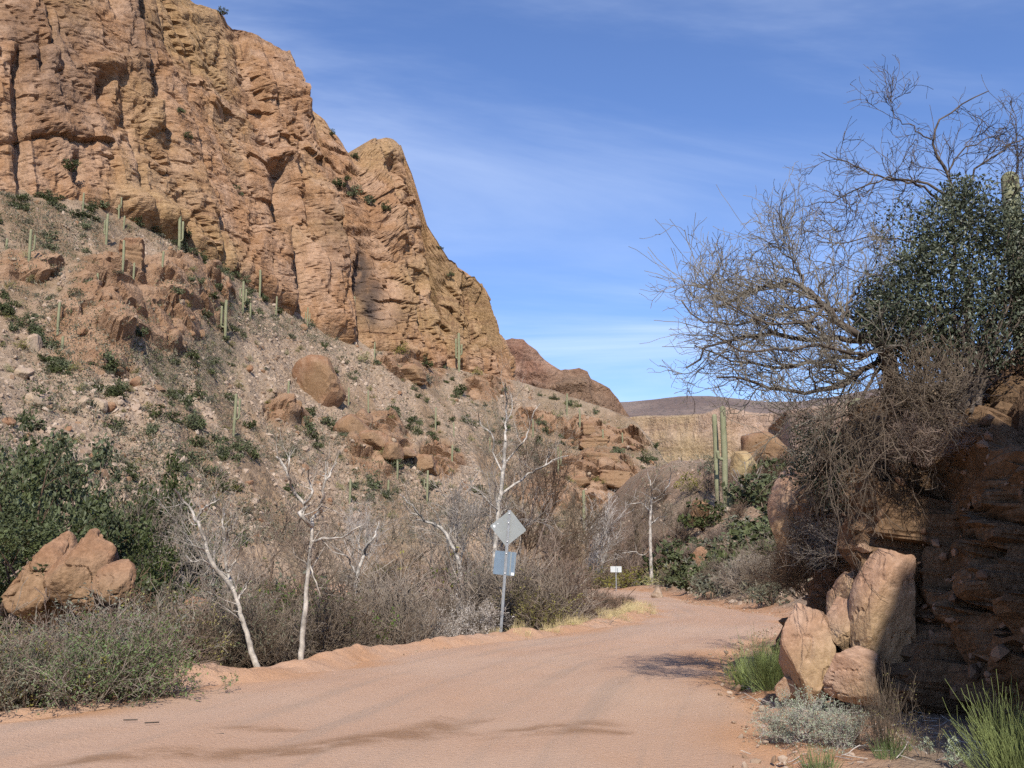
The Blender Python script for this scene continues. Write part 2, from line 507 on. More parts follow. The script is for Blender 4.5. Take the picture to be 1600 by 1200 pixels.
def road_mat():
    m, nt, b = mat('road_dirt')
    v = coords(nt)
    big = ntex(nt, v, 0.22, 3, 0.55)
    med = ntex(nt, v, 1.3, 3, 0.6)
    fine = ntex(nt, v, 22.0, 3, 0.75)
    grit = ntex(nt, v, 110.0, 1, 0.8)
    # tyre-polished streaks run along the road: the mesh carries its own along/across coordinates
    cx = nd(nt, 'ShaderNodeCombineXYZ')
    nt.links.new(mul(nt, attr(nt, 'across'), 2.4), cx.inputs[0]); nt.links.new(mul(nt, attr(nt, 'along'), 0.10), cx.inputs[1])
    tr = ntex(nt, cx.outputs[0], 1.0, 4, 0.6)
    c = mixc(nt, rng_map(nt, big, 0.35, 0.65), (0.43, 0.27, 0.178), (0.455, 0.305, 0.212))
    c = mixc(nt, rng_map(nt, tr, 0.48, 0.68, 0, 0.5), c, (0.315, 0.23, 0.17))
    c = mixc(nt, rng_map(nt, tr, 0.44, 0.30, 0, 0.5), c, (0.44, 0.29, 0.20))
    c = mixc(nt, rng_map(nt, med, 0.5, 0.75, 0, 0.3), c, (0.43, 0.255, 0.155))
    c = mixc(nt, mul(nt, attr(nt, 'damp'), rng_map(nt, ntex(nt, v, 2.3, 3, 0.6), 0.32, 0.56, 0.15, 0.68)), c, (0.20, 0.105, 0.05))
    c = mixc(nt, attr(nt, 'loose'), c, (0.43, 0.235, 0.125))
    c = mixc(nt, rng_map(nt, fine, 0.55, 0.8, 0, 0.35), c, (0.30, 0.19, 0.125))
    c = mixc(nt, rng_map(nt, grit, 0.62, 0.75, 0, 0.4), c, (0.60, 0.46, 0.37))
    nt.links.new(c, b.inputs['Base Color'])
    bump(nt, b, fine, 0.025, 0.8)
    return m
M_ROAD = road_mat()
M_MESA = None
def mesa_mat():
    m, nt, b = mat('mesa_scrub')
    v = coords(nt)
    f = ntex(nt, v, 0.006, 6, 0.6); g = ntex(nt, v, 0.09, 7, 0.75)
    c = mixc(nt, rng_map(nt, f, 0.35, 0.65), (0.145, 0.105, 0.09), (0.20, 0.15, 0.125))
    c = mixc(nt, rng_map(nt, g, 0.5, 0.62, 0, 0.7), c, (0.075, 0.065, 0.06))
    nt.links.new(c, b.inputs['Base Color'])
    bump(nt, b, g, 4.0, 0.7)
    return m
M_MESA = mesa_mat()

# ------------------------------------------------------------------ the lie of the land
LEFT = np.array([(-30, 6), (-12, 9.3), (-7.5, 10.6), (-5.4, 11.0), (-4.75, 11.6), (-4.75, 12.7), (-4.35, 13.9), (-3.6, 14.7), (-2.9, 16.6), (-2.3, 18.4), (-1.2, 20.4), (-0.1, 22.1), (1.6, 25.2), (3.2, 29.0), (4.1, 32.5), (4.7, 37), (4.7, 43), (3.6, 50), (0, 55), (-7, 58), (-18, 60), (-40, 58)], float)
RIGHT = np.array([(1.0, -30), (1.1, -10), (1.3, 2), (1.75, 6.5), (2.0, 8.2), (2.5, 11), (3.05, 14.6), (3.6, 18), (4.6, 21), (6.4, 25.2), (7.7, 28.5), (8.15, 31.5), (7.9, 35.5), (7.4, 40), (7.2, 45), (7.6, 53), (7.0, 59), (4.5, 63.5), (0, 66.5), (-7, 68), (-18, 69), (-40, 66)], float)
LEFT_S = curve(LEFT, 420); RIGHT_S = curve(RIGHT, 420)
def seg_dist(P, L):
    """signed distance of P (N, 2) to the polyline L; positive on its left"""
    best = np.full(len(P), 1e9); sgn = np.ones(len(P))
    for a, b in zip(L[:-1], L[1:]):
        ab = b - a; l2 = ab @ ab + 1e-12
        ap = P - a
        t = np.clip(ap @ ab / l2, 0, 1)
        d = np.hypot(ap[:, 0] - t * ab[0], ap[:, 1] - t * ab[1])
        cr = ab[0] * ap[:, 1] - ab[1] * ap[:, 0]
        m = d < best
        best = np.where(m, d, best); sgn = np.where(m, np.sign(cr), sgn)
    return best * sgn
def road_z(x, y):
    return -0.011 * np.clip(y, -40, 90) + 0.02 * noise(np.stack([x, y, 0 * x], -1), 0.35, 5)
def lay(x, y):
    """ground height, and how bare and dusty it is"""
    x = np.asarray(x, float); y = np.asarray(y, float)
    P = np.stack([x, y], -1); P3 = np.stack([x, y, 0 * x], -1)
    near = (np.abs(x) < 200) & (y < 260) & (y > -60)
    dl = np.full(len(x), 99.0); dr = np.full(len(x), 99.0)
    if near.any():
        dl[near] = seg_dist(P[near], LEFT_S[::9]); dr[near] = -seg_dist(P[near], RIGHT_S[::9])
    rz = road_z(x, y)
    n1 = fbm(P3, 0.25, 4, 3); n2 = fbm(P3, 1.6, 4, 8)
    # creek bed on the left
    edge = 0.5 * noise(P3, 0.5, 21)
    left = -3.4 * sstep(0.5, 9.5, dl + edge) + 0.5 * n1 * sstep(1, 5, dl) + 0.14 * n2 * sstep(0.3, 2, dl)
    left = left + 0.035 * np.clip(dl - 22, 0, 60) + 3.0 * np.exp(-(((x + 11.5) / 4.5) ** 2 + ((y - 26.5) / 4.0) ** 2)) * sstep(1, 5, dl)
    # slope on the right
    dd = np.clip(dr, 0, None)
    right = 0.335 * np.clip(dd - 0.6, 0, 33) + 0.06 * np.clip(dd - 33.6, 0, 80) + (0.55 * n1 + 0.22 * n2) * sstep(0.8, 5, dd) * 1.2 + 0.06 * n2 * sstep(0.1, 1, dd)
    valley = (1 - sstep(5, 16, x)) * sstep(50, 64, y)      # beyond the bend the creek bed opens again
    right = right * (1 - valley) - valley * (2.6 * sstep(1, 9, dd) - 0.5 * n1)
    keep = sstep(17, 26, y)             # nearer than the nose the bank stands there instead
    right = right * keep + (1 - keep) * (0.05 * dd + 0.07 * n2 * sstep(0.1, 1, dd))
    right = right * (1 - sstep(110, 230, y))
    z = rz - 0.09
    z = np.where(dl > 0, rz - 0.09 + sstep(0, 0.3, dl) * 0.05 + left, z)
    z = np.where((dr > 0) & (dl <= 0), rz - 0.09 + sstep(0, 0.35, dr) * 0.09 + right, z)
    z = z + np.clip(y - 140, 0, 900) * 0.085 * sstep(130, 200, y) + sstep(60, 400, np.abs(x)) * 6
    dirt = np.clip(np.maximum(1 - sstep(0.3, 1.5, dl + 0.6 * n2), 0) * (dl > -1) * (dr < 0) + (1 - sstep(0.4, 1.6, dr + 0.6 * n2)) * (dr > -1), 0, 1)
    return z, dirt, dl, dr
def gz(x, y):
    return float(lay(np.array([x]), np.array([y]))[0][0])

# the ground: one sheet out to the horizon
ang = np.concatenate([np.linspace(-180, -46, 30, endpoint=False), np.linspace(-46, 46, 350), np.linspace(46, 180, 31)[1:]])
rad = np.concatenate([np.geomspace(1.2, 9, 36, endpoint=False), np.geomspace(9, 75, 190, endpoint=False), np.geomspace(75, 9000, 60)])
A, Rr = np.meshgrid(np.radians(ang), rad, indexing='ij')
GX, GY = Rr * np.sin(A), Rr * np.cos(A) - 0.3
gzz, gd, gdl, gdr = lay(GX.ravel(), GY.ravel())
GV = np.stack([GX.ravel(), GY.ravel(), gzz], -1)
me = mesh_np('ground', GV, grid_faces(*GX.shape, flip=True), [M_GROUND], True, attrs={'dirt': gd})
struct('ground', me)

# the road
NS, NA = 520, 64
Lc, Rc = curve(LEFT, 1500), curve(RIGHT, 1500)
# walk both edges side by side
cen = curve([(-2.2, -20), (-1.9, -5), (-1.75, 3), (-1.6, 8), (-0.9, 12), (0.6, 17.4), (2.3, 21.2), (3.9, 25.2), (5.5, 29.3), (6.1, 33), (6.15, 38), (6.0, 44), (5.8, 50), (3.6, 57), (-1.5, 61), (-8, 63), (-18, 64.5), (-40, 62)], NS)
tg = unit(np.gradient(cen, axis=0)); nl = np.stack([-tg[:, 1], tg[:, 0]], 1)
s_al = np.r_[0, np.cumsum(np.linalg.norm(np.diff(cen, axis=0), axis=1))]
# half widths to each edge
def reach(side):
    E = Lc if side > 0 else Rc
    out = []
    for c, t, n in zip(cen, tg, nl):
        r = E - c; f = np.abs(r @ t); q = (r @ n) * side
        ok = (f < 0.35) & (q > 0.3)
        out.append(q[ok].min() if ok.any() else np.nan)
    out = np.array(out); idx = np.arange(len(out)); g = ~np.isnan(out)
    return np.interp(idx, idx[g], out[g])
hl = np.minimum(reach(1), 7.0); hr = np.minimum(reach(-1), 6.0)
k = np.ones(9) / 9
hl = np.convolve(np.pad(hl, 4, 'edge'), k, 'valid'); hr = np.convolve(np.pad(hr, 4, 'edge'), k, 'valid')
acr = np.linspace(0, 1, NA)
off = hl[:, None] + 0.25 - acr[None] * (hl + hr + 0.5)[:, None]
RP = cen[:, None] + nl[:, None] * off[..., None]
rx, ry = RP[..., 0].ravel(), RP[..., 1].ravel()
P3 = np.stack([rx, ry, 0 * rx], -1)
sal = np.repeat(s_al, NA); ofr = off.ravel()
edge_l = (hl[:, None] + 0.25 - off).ravel(); edge_r = (hr[:, None] + 0.25 + off).ravel()
ruts = 0.022 * np.cos((ofr + 0.5 * noise(np.stack([sal, 0 * sal, 0 * sal], -1), 0.08, 4)) * 3.6) * sstep(0.3, 1.2, edge_l) * sstep(0.3, 1.2, edge_r)
rzz = road_z(rx, ry) + ruts + 0.012 * fbm(P3, 2.5, 4, 9) - 0.10 * (1 - sstep(0, 0.4, edge_l + 0.3 * noise(P3, 1.8, 4))) - 0.10 * (1 - sstep(0, 0.5, edge_r + 0.35 * noise(P3, 1.6, 5)))
ru, rv, _ = PIX(np.stack([rx, ry, rzz], -1))
# damp patches: a line of seepage across the road
damp = np.zeros(len(rx))
for (x0, y0), (x1, y1), w in (((-3.1, 8.9), (-1.75, 9.25), .22), ((-1.9, 9.2), (-0.95, 10.1), .27), ((-1.0, 10.05), (-0.55, 11.0), .18), ((-0.7, 10.1), (0.9, 10.7), .13), ((-2.6, 10.35), (-2.2, 10.4), .12), ((-0.2, 10.0), (1.0, 10.25), .07), ((-0.75, 11.0), (-0.3, 11.15), .10), ((-3.6, 8.6), (-3.0, 8.9), .12)):
    a, b = np.array([x0, y0]), np.array([x1, y1]); P = np.stack([rx, ry], -1); ab = b - a
    t = np.clip((P - a) @ ab / (ab @ ab), 0, 1)
    d = np.linalg.norm(P - a - t[:, None] * ab, axis=1) + 0.16 * fbm(P3, 2.2, 4, 61)
    damp = np.maximum(damp, 1 - sstep(w * 0.35, w * 1.7, d))
loose = np.clip((1 - sstep(0.2, 1.1, edge_l + 0.5 * noise(P3, 0.9, 14))) + 0.9 * (1 - sstep(0.1, 0.9, edge_r + 0.6 * noise(P3, 0.7, 15))), 0, 1)
me = mesh_np('dirt_road', np.stack([rx, ry, rzz], -1), grid_faces(NS, NA), [M_ROAD], True, attrs={'across': ofr, 'along': sal, 'damp': damp, 'loose': loose})
struct('dirt_road', me)

# the low berm of graded dirt along the left edge
NBs, NBa = 620, 18
bc = curve(LEFT[3:17], NBs); bt = unit(np.gradient(bc, axis=0)); bn = np.stack([-bt[:, 1], bt[:, 0]], 1)
sb = np.r_[0, np.cumsum(np.linalg.norm(np.diff(bc, axis=0), axis=1))]
S3 = np.stack([sb, 0 * sb, 0 * sb], -1)
bh = 0.17 + 0.13 * fbm(S3, 0.55, 3, 7) + 0.05 * noise(S3, 1.7, 9)
bh = np.clip(bh, 0.05, 0.5)
by_ = bc[:, 1]
bh = bh * (0.45 + 0.55 * sstep(11.3, 12.2, by_)) + 0.20 * np.exp(-((sb - 3.4) / 1.0) ** 2)
wdt = 0.55 + 0.12 * fbm(S3, 0.4, 2, 19)
q = np.linspace(-1.25, 1.6, NBa)
off = q[None] * wdt[:, None] + 0.15
BP = bc[:, None] + bn[:, None] * off[..., None]
bx, by = BP[..., 0].ravel(), BP[..., 1].ravel()
prof = np.exp(-(q / 0.62) ** 2)[None] * bh[:, None]
B3 = np.stack([bx, by, 0 * bx], -1)
lz, _, bdl, _ = lay(bx, by)
base = np.where(bdl > 0, np.minimum(lz + 0.03, road_z(bx, by)), road_z(bx, by) - 0.01)
edge_fade = (0.07 * (np.abs(q) > 1.2))[None] * np.ones((NBs, 1))
bz = base + prof.ravel() * (1 + 0.35 * fbm(B3, 2.2, 4, 33)) + 0.02 * fbm(B3, 6, 3, 36) - edge_fade.ravel() - 0.02
one = np.ones(len(bx))
me = mesh_np('dirt_berm', np.stack([bx, by, bz], -1), grid_faces(NBs, NBa, flip=True), [M_ROAD], True, attrs={'across': one * 0.4, 'along': one, 'damp': one * 0, 'loose': np.clip(0.5 + 0.6 * fbm(B3, 1.2, 3, 40), 0, 1)})
struct('dirt_berm', me)

# ------------------------------------------------------------------ the cliff above the slope
Bpts = [(-190, 25, 56), (-150, 60, 54), (-105, 98, 51)]
for u, v, y in ((0, 292, 130), (130, 304, 140), (260, 358, 152), (370, 432, 165), (470, 492, 176), (560, 530, 186), (650, 560, 196), (760, 585, 206), (803, 594, 211)):
    Bpts.append(tuple(W(u, v, y)))
CLIFF_BASE = list(Bpts)
bp = Bpts + [(3.2, 219, 33), (1, 232, 36), (-8, 246, 40)]
NC, NH, NT = 520, 320, 14
cb = curve(bp, NC)
ct = unit(np.gradient(cb[:, :2], axis=0))
kk = np.ones(31) / 31
ct = unit(np.stack([np.convolve(np.pad(ct[:, i], 15, 'edge'), kk, 'valid') for i in (0, 1)], 1))
nb = np.stack([-ct[:, 1], ct[:, 0]], 1)                 # away from the valley
cs = np.r_[0, np.cumsum(np.linalg.norm(np.diff(cb, axis=0), axis=1))]
crest_u = [-900, -400, 0, 200, 300, 330, 360, 400, 440, 465, 474, 480, 500, 520, 546, 558, 572, 586, 600, 614, 628, 640, 650, 662, 668, 690, 705, 722, 738, 755, 772, 780, 784, 792, 806]
crest_v = [-1400, -700, -330, -110, -4, 8, 34, 45, 74, 98, 132, 166, 190, 212, 250, 248, 230, 218, 214, 219, 236, 262, 290, 330, 356, 392, 413, 421, 419, 440, 467, 490, 530, 562, 594]
LEAN = 0.36
hs = np.linspace(0, 175, 700)
Hc = np.zeros(NC)
for i in range(NC):
    L = cb[i][None] + hs[:, None] * np.array([nb[i, 0] * LEAN, nb[i, 1] * LEAN, 1.0])[None]
    u, v, zc_ = PIX(L)
    inside = (v >= np.interp(u, crest_u, crest_v)) & (u < 806)
    w = np.argmax(~inside) if (~inside).any() else len(hs)
    Hc[i] = hs[max(w - 1, 0)]
_s1 = np.stack([cs, 0 * cs, 0 * cs], -1)
Hc = Hc + np.clip(Hc / 20, 0, 1) * (1.3 * fbm(_s1, 0.16, 3, 66) + 1.5 * np.floor(1.5 * noise(_s1, 0.12, 67) + .5))
Hc = np.clip(Hc, 2.0, 120)
last = np.argmax(cb[:, 1] > 212) if (cb[:, 1] > 212).any() else NC
Hc[last:] = np.maximum(Hc[max(last - 3, 0)] * 0.9, 2.0) * np.linspace(1, 1.6, NC - last)
tt = np.linspace(-0.05, 1, NH)
hh = tt[None] * Hc[:, None]
dirv = np.stack([nb[:, 0] * LEAN, nb[:, 1] * LEAN, np.ones(NC)], 1)
CG = cb[:, None] + hh[..., None] * dirv[:, None]
top = CG[:, -1]
back = np.array([0.4, 1.2, 2.5, 4.5, 7, 10, 14, 19, 25, 33, 43, 56, 72, 90])
TG = top[:, None] + np.stack([nb[:, None, 0] * back[None], nb[:, None, 1] * back[None], np.broadcast_to(-0.03 * back[None], (NC, NT))], -1)
CG = np.concatenate([CG, TG], 1)
CV = CG.reshape(-1, 3)
S = np.repeat(cs, NH + NT); Z = CV[:, 2]
tfull = np.concatenate([tt, np.ones(NT)]); Tn = np.tile(tfull, NC)
# buttresses and gullies run up the wall; beds lie level
Q = np.stack([S, Z * 0.12, 0 * S], -1)
warp = 4.0 * fbm(np.stack([S, Z, 0 * S], -1), 0.05, 3, 70)
Qw = np.stack([S + warp, Z * 0.10, 0 * S], -1)
disp = 5.0 * fbm(Qw, 0.030, 2, 71, 0.5) + 1.0 * (ridged(Qw, 0.06, 2, 72) - 0.3)
u_, v_, _z = PIX(CV)
def s_at(ub):
    """length along the base curve where the base shows at photo column ub"""
    uu, _, _ = PIX(cb[:last]); ok = cb[:last, 1] > 100
    return np.interp(ub, uu[ok], cs[:last][ok])
for ub, wd, dep in ((108, 1.3, 4.6), (272, 1.8, 6.4), (215, 1.0, 1.4), (330, 1.4, 2.2), (455, 1.8, 5.2), (500, 1.0, 1.4), (556, 1.9, 5.5), (610, 1.0, 1.6), (655, 1.2, 2.4), (700, 1.4, 4.0), (768, 1.3, 3.2), (40, 1.2, 2.2)):
    d = S + warp * 0.55 - s_at(ub)
    run = sstep(-0.75, 0.0, noise(np.stack([0 * S + ub, Z * 0.05, 0 * S], -1), 1.0, 85))      # a cleft comes and goes up the wall
    disp -= run * dep * np.exp(-(d / (wd * 0.75)) ** 2) * (0.75 + 0.35 * noise(Q, 0.11, 80 + ub))
    disp += dep * 0.62 * sstep(-16, -1.0, d) * (1 - sstep(-0.6, 0.5, d)) * run
P3 = CV.copy()
Zw = Z + 1.6 * fbm(CV, 0.05, 3, 90) + 0.07 * S
zl = lambda f, sd: noise(np.stack([0.012 * S, 0 * Z, Zw * f], -1), 1.0, sd)
mod = 0.12 + 0.9 * sstep(-0.15, 0.4, fbm(CV, 0.04, 3, 91))
disp += mod * (0.75 * zl(0.22, 92) + 0.38 * zl(0.6, 93) + 0.14 * zl(1.7, 94))
fa, ej = facets(np.stack([CV[:, 0] + warp * .4, CV[:, 1] + warp * .4, CV[:, 2] * 0.5], -1), 0.06, 95, 0.55)
disp += 2.6 * fa - 0.7 * np.exp(-(ej / 0.03) ** 2)
fa, ej = facets(np.stack([CV[:, 0], CV[:, 1], CV[:, 2] * 1.1], -1), 0.24, 97, 0.7)
disp += (0.25 + 1.0 * sstep(-0.1, 0.4, fbm(CV, 0.05, 2, 88))) * fa - 0.3 * np.exp(-(ej / 0.035) ** 2)
fa, ej = facets(np.stack([CV[:, 0] + warp * .2, CV[:, 1] + warp * .2, CV[:, 2] * 0.16], -1), 0.21, 99, 0.8)
disp += 0.7 * fa - 0.45 * np.exp(-(ej / 0.03) ** 2)
fa, ej = facets(CV * np.array([1, 1, 1.5]), 0.8, 96, 0.9)
disp += 0.16 * fa
disp += 0.45 * fbm(CV, 0.25, 4, 98, 0.5)
# hollows and overhangs: where they show in the photograph
stain = np.zeros(len(CV)); fresh = np.zeros(len(CV))
def blob(u, v, ru, rv): return np.exp(-(((u_ - u) / ru) ** 2 + ((v_ - v) / rv) ** 2) ** 1.5)
for u, v, ru, rv, dep in ((432, 282, 16, 26, 3.5), (430, 315, 14, 30, 2.0), (560, 425, 10, 40, 2.6), (536, 450, 6, 20, 2.4), (680, 468, 14, 9, 2.5), (650, 445, 12, 14, 1.6), (148, 145, 10, 22, 2.2), (50, 95, 6, 28, 2.0), (370, 60, 20, 6, 1.4), (610, 272, 14, 26, 3.4), (642, 296, 10, 16, 2.2), (440, 350, 10, 14, 1.8), (112, 270, 8, 26, 2.5), (455, 455, 7, 22, 2.4)):
    disp -= dep * blob(u, v, ru, rv)
for u, v, ru, rv, dep in ((435, 248, 24, 12, 2.6), (605, 235, 40, 16, 1.6), (742, 440, 22, 26, 1.4), (500, 400, 28, 60, 2.0), (600, 350, 26, 50, 1.6), (150, 110, 40, 14, 2.0), (330, 25, 60, 10, 1.6)):
    disp += dep * blob(u, v, ru, rv)
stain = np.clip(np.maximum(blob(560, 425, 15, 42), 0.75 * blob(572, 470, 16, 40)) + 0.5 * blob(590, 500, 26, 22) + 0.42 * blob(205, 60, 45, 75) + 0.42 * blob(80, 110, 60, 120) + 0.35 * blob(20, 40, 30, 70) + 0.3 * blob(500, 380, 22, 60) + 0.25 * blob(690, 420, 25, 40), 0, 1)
fresh = np.clip(blob(432, 300, 12, 40) + blob(190, 240, 10, 60) + 0.8 * blob(655, 470, 12, 18) + 0.8 * blob(610, 285, 16, 22) + 0.7 * blob(590, 490, 14, 24) + .6 * blob(460, 430, 14, 50), 0, 1)
amp = np.where(Tn >= 1, 0.45, 1.0) * (0.30 + 0.70 * (1 - sstep(0.84, 1.0, Tn))) * sstep(-0.06, 0.03, Tn + 0.02)
small = np.clip(np.repeat(Hc, NH + NT) / 22, 0.2, 1)
disp = disp * amp * small
CV = CV + disp[:, None] * np.repeat(np.concatenate([-nb, 0.15 * np.ones((NC, 1))], 1), NH + NT, axis=0)
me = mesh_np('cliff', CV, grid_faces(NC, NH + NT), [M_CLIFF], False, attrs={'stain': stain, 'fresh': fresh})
struct('cliff', me)

# ------------------------------------------------------------------ the stony slope below the cliff
hb = CLIFF_BASE + [tuple(W(850, 606, 214)), tuple(W(900, 622, 212)), tuple(W(985, 655, 200)), tuple(W(1050, 735, 185)), tuple(W(1112, 772, 166)), tuple(W(1180, 800, 150))]
hc = [(-95, 8, -4), (-60, 30, -4), tuple(W(90, 900, 47)), tuple(W(330, 900, 64)), tuple(W(430, 900, 70)), tuple(W(520, 900, 77)), tuple(W(600, 900, 83)), tuple(W(680, 900, 89)), tuple(W(745, 900, 95)), tuple(W(800, 900, 101)), tuple(W(860, 900, 107)), tuple(W(890, 900, 111)), tuple(W(915, 900, 114)), tuple(W(940, 900, 117)), tuple(W(1000, 900, 121)), tuple(W(1050, 900, 124)), tuple(W(1105, 900, 126)), tuple(W(1160, 900, 127))]
hb, hc = np.array(hb), np.array(hc)
hc[:, 2] = -4.5
NHs, NHt = 490, 290
par = np.linspace(0, 1, len(hb))
# spread by what shows: more columns on the part in the picture
ss = np.linspace(0, 1, NHs)
fine_par = np.interp(ss, [0, 0.06, 1], [0, 0.115, 1])
def along(ctrl, p):
    C = curve(ctrl, 2000); d = np.r_[0, np.cumsum(np.linalg.norm(np.diff(C, axis=0), axis=1))]
    dc = []
    for c in ctrl: dc.append(d[np.argmin(np.linalg.norm(C - c, axis=1))])
    dd = np.interp(p, par, dc)
    return np.stack([np.interp(dd, d, C[:, k]) for k in range(3)], 1)
HB, HC = along(hb, fine_par), along(hc, fine_par)
bdir = unit((HB - HC)[:, :2])
t = np.linspace(0, 1, NHt)
tz = 0.80 * t + 0.20 * t ** 2.2
HGx = HC[:, None, :2] * (1 - t)[None, :, None] + HB[:, None, :2] * t[None, :, None]
HGz = HC[:, None, 2] * (1 - tz)[None] + HB[:, None, 2] * tz[None]
HG = np.concatenate([HGx, HGz[..., None]], -1)
# over the top: a short back slope
bk = np.array([1.0, 3, 7, 14, 25, 45])
extra = HB[:, None] + np.stack([bdir[:, None, 0] * bk[None], bdir[:, None, 1] * bk[None], np.broadcast_to((0.2 * np.minimum(bk, 3) - 0.45 * np.maximum(bk - 3, 0))[None], (NHs, 6))], -1)
HG = np.concatenate([HG, extra], 1)
NHt2 = NHt + 6
HV = HG.reshape(-1, 3)
hu, hv, hzc = PIX(HV)
sp = np.repeat(fine_par * 400, NHt2); tp = np.tile(np.r_[t, np.ones(6)], NHs)
fade = sstep(0.0, 0.06, tp) * (1 - 0.65 * sstep(0.93, 1.0, tp))
streak_c = np.stack([sp, tp * 22, 0 * sp], -1)
dz = 2.3 * fbm(HV, 0.035, 4, 110) + 1.3 * fbm(streak_c, 0.09, 4, 111) + 0.55 * fbm(HV, 0.25, 4, 112) + 0.28 * fbm(HV, 0.9, 4, 113)
def hblob(u, v, ru, rv, p=1.5, rot=0.0):
    a, b = hu - u, hv - v
    c, s = cos(rot), sin(rot)
    return np.exp(-(((a * c + b * s) / ru) ** 2 + ((-a * s + b * c) / rv) ** 2) ** p)
rockm = np.zeros(len(HV))
for u, v, ru, rv, amp_, rot in ((215, 490, 120, 70, 3.2, 0.3), (150, 540, 70, 60, 1.8, 0.5), (300, 470, 70, 50, 2.4, 0.4), (640, 575, 60, 26, 2.4, 0.1), (590, 700, 60, 45, 2.0, 0.5), (690, 725, 45, 25, 1.6, 0.4), (960, 700, 55, 26, 2.2, 0.2), (930, 745, 75, 26, 2.8, 0.1), (910, 680, 40, 22, 1.8, 0.1), (760, 600, 40, 18, 1.6, 0.1), (880, 780, 80, 28, 1.4, .1), (40, 430, 70, 24, 0.9, .2), (450, 640, 40, 24, 1.0, .5), (840, 660, 36, 18, 1.6, .2)):
    m_ = hblob(u, v, ru, rv, 1.5, rot)
    dz += amp_ * m_
    rockm = np.maximum(rockm, m_)
rockm = sstep(0.25, 0.6, rockm + 0.35 * fbm(HV, 0.18, 4, 118))
zst = HV[:, 2] + 0.8 * fbm(HV, 0.06, 3, 119)
bed = noise(np.stack([0.02 * sp, 0 * zst, zst * 0.55], -1), 1.0, 120) * 0.8 + noise(np.stack([0.03 * sp, 0 * zst, zst * 1.3], -1), 1.0, 121) * 0.4
fa, ej = facets(HV * np.array([1, 1, 1.5]), 0.26, 122, 0.9)
blocks = 1.7 * fa - 0.6 * np.exp(-(ej / 0.05) ** 2)
f1, f2, cid = worley(HV, 0.9, 123)
stones_ = 0.34 * (cid - 0.4) - 0.22 * np.exp(-((f2 - f1) / 0.12) ** 2)
dz = dz + rockm * (1.1 * bed + blocks) + (1 - rockm) * stones_ * (0.45 + 0.55 * sstep(-0.2, 0.3, fbm(HV, 0.07, 3, 124)))
HV2 = HV.copy()
out = np.repeat(np.concatenate([-bdir * 0.75, np.full((NHs, 1), 0.66)], 1), NHt2, axis=0)
updir = np.broadcast_to(np.array([-0.0, -0.15, 1.0]), out.shape)
HV2 = HV + (dz * fade)[:, None] * (rockm[:, None] * out + (1 - rockm[:, None]) * updir)
scree = sstep(0.0, 0.35, fbm(streak_c, 0.11, 4, 130) + 0.10 + 0.5 * hblob(110, 720, 110, 150, 1.5, 0.9) + 0.4 * hblob(600, 600, 120, 24, 1.5, .5) - 0.25 * sstep(780, 900, hu) + 0.35 * hblob(430, 560, 30, 120, 1.5, -0.6)) * (1 - rockm)
me = mesh_np('hillside', HV2, grid_faces(NHs, NHt2, flip=False), [M_HILL], False, attrs={'rock': rockm, 'scree': scree})
struct('hillside', me)
HU, HVv, HZ = PIX(HV2)
H_OK = (tp > 0.03) & (tp < 0.995)
def on_hill(u, v):
    """the point of the slope that shows at a photo pixel"""
    d2 = (HU - u) ** 2 + (HVv - v) ** 2 + np.where(H_OK, 0, 1e9) + 0.02 * HZ
    return HV2[np.argmin(d2)].copy()

# ------------------------------------------------------------------ far ridges
def ridge(name, crest, y0, depth, drop, ncol, nrow, material, amp, fr, seed, wall=None, ythick=200.0):
    """a crest line (photo u, v at distance y0) with a broken face towards the valley"""
    cu = np.array(crest, float)
    u = np.linspace(cu[0, 0], cu[-1, 0], ncol); v = np.interp(u, cu[:, 0], cu[:, 1])
    yy = np.interp(u, cu[:, 0], cu[:, 2]) if cu.shape[1] > 2 else np.full(ncol, y0)
    top_ = np.stack([W(a, b, c) for a, b, c in zip(u, v, yy)])
    t_ = np.linspace(0, 1, nrow)
    if wall is None: pt, pz = t_, t_
    else: pt, pz = np.interp(t_, wall[0], wall[1]), np.interp(t_, wall[0], wall[2])
    G_ = top_[:, None] + np.stack([np.zeros((ncol, nrow)), -depth * np.broadcast_to(pt, (ncol, nrow)), -drop * np.broadcast_to(pz, (ncol, nrow))], -1)
    bk_ = np.array([1.0, .6, .3, .12, .04]) * ythick
    Bk = top_[:, None] + np.stack([np.zeros((ncol, 5)), np.broadcast_to(bk_, (ncol, 5)), np.broadcast_to(-0.12 * bk_, (ncol, 5))], -1)
    G_ = np.concatenate([Bk, G_], 1)
    V = G_.reshape(-1, 3)
    td = np.tile(np.r_[np.zeros(5), t_], ncol)
    d = amp * (fbm(V, fr, 5, seed, 0.55) + 0.7 * ridged(V * np.array([1, 1, 0.35]), fr * 2.2, 4, seed + 1) - 0.2)
    zb = noise(np.stack([0 * td, 0 * td, V[:, 2] * fr * 9 + 2 * fbm(V, fr, 2, seed + 3)], -1), 1.0, seed + 2)
    d = d + amp * 0.35 * zb
    f = 0.25 + 0.75 * sstep(0.0, 0.12, td)
    V = V + np.stack([0 * d, -0.9 * d * f, 0.3 * d * f], -1)
    me_ = mesh_np(name, V, grid_faces(ncol, nrow + 5, flip=True), [material], False)
    return struct(name, me_)
ridge('mesa', [(700, 632), (900, 632), (980, 628), (1020, 624), (1062, 619), (1110, 618), (1140, 621), (1200, 628), (1250, 627), (1290, 622), (1340, 612), (1420, 600), (1550, 590), (1750, 588)], 2600, 900, 260, 220, 60, M_MESA, 22, 0.0025, 201, ythick=900)
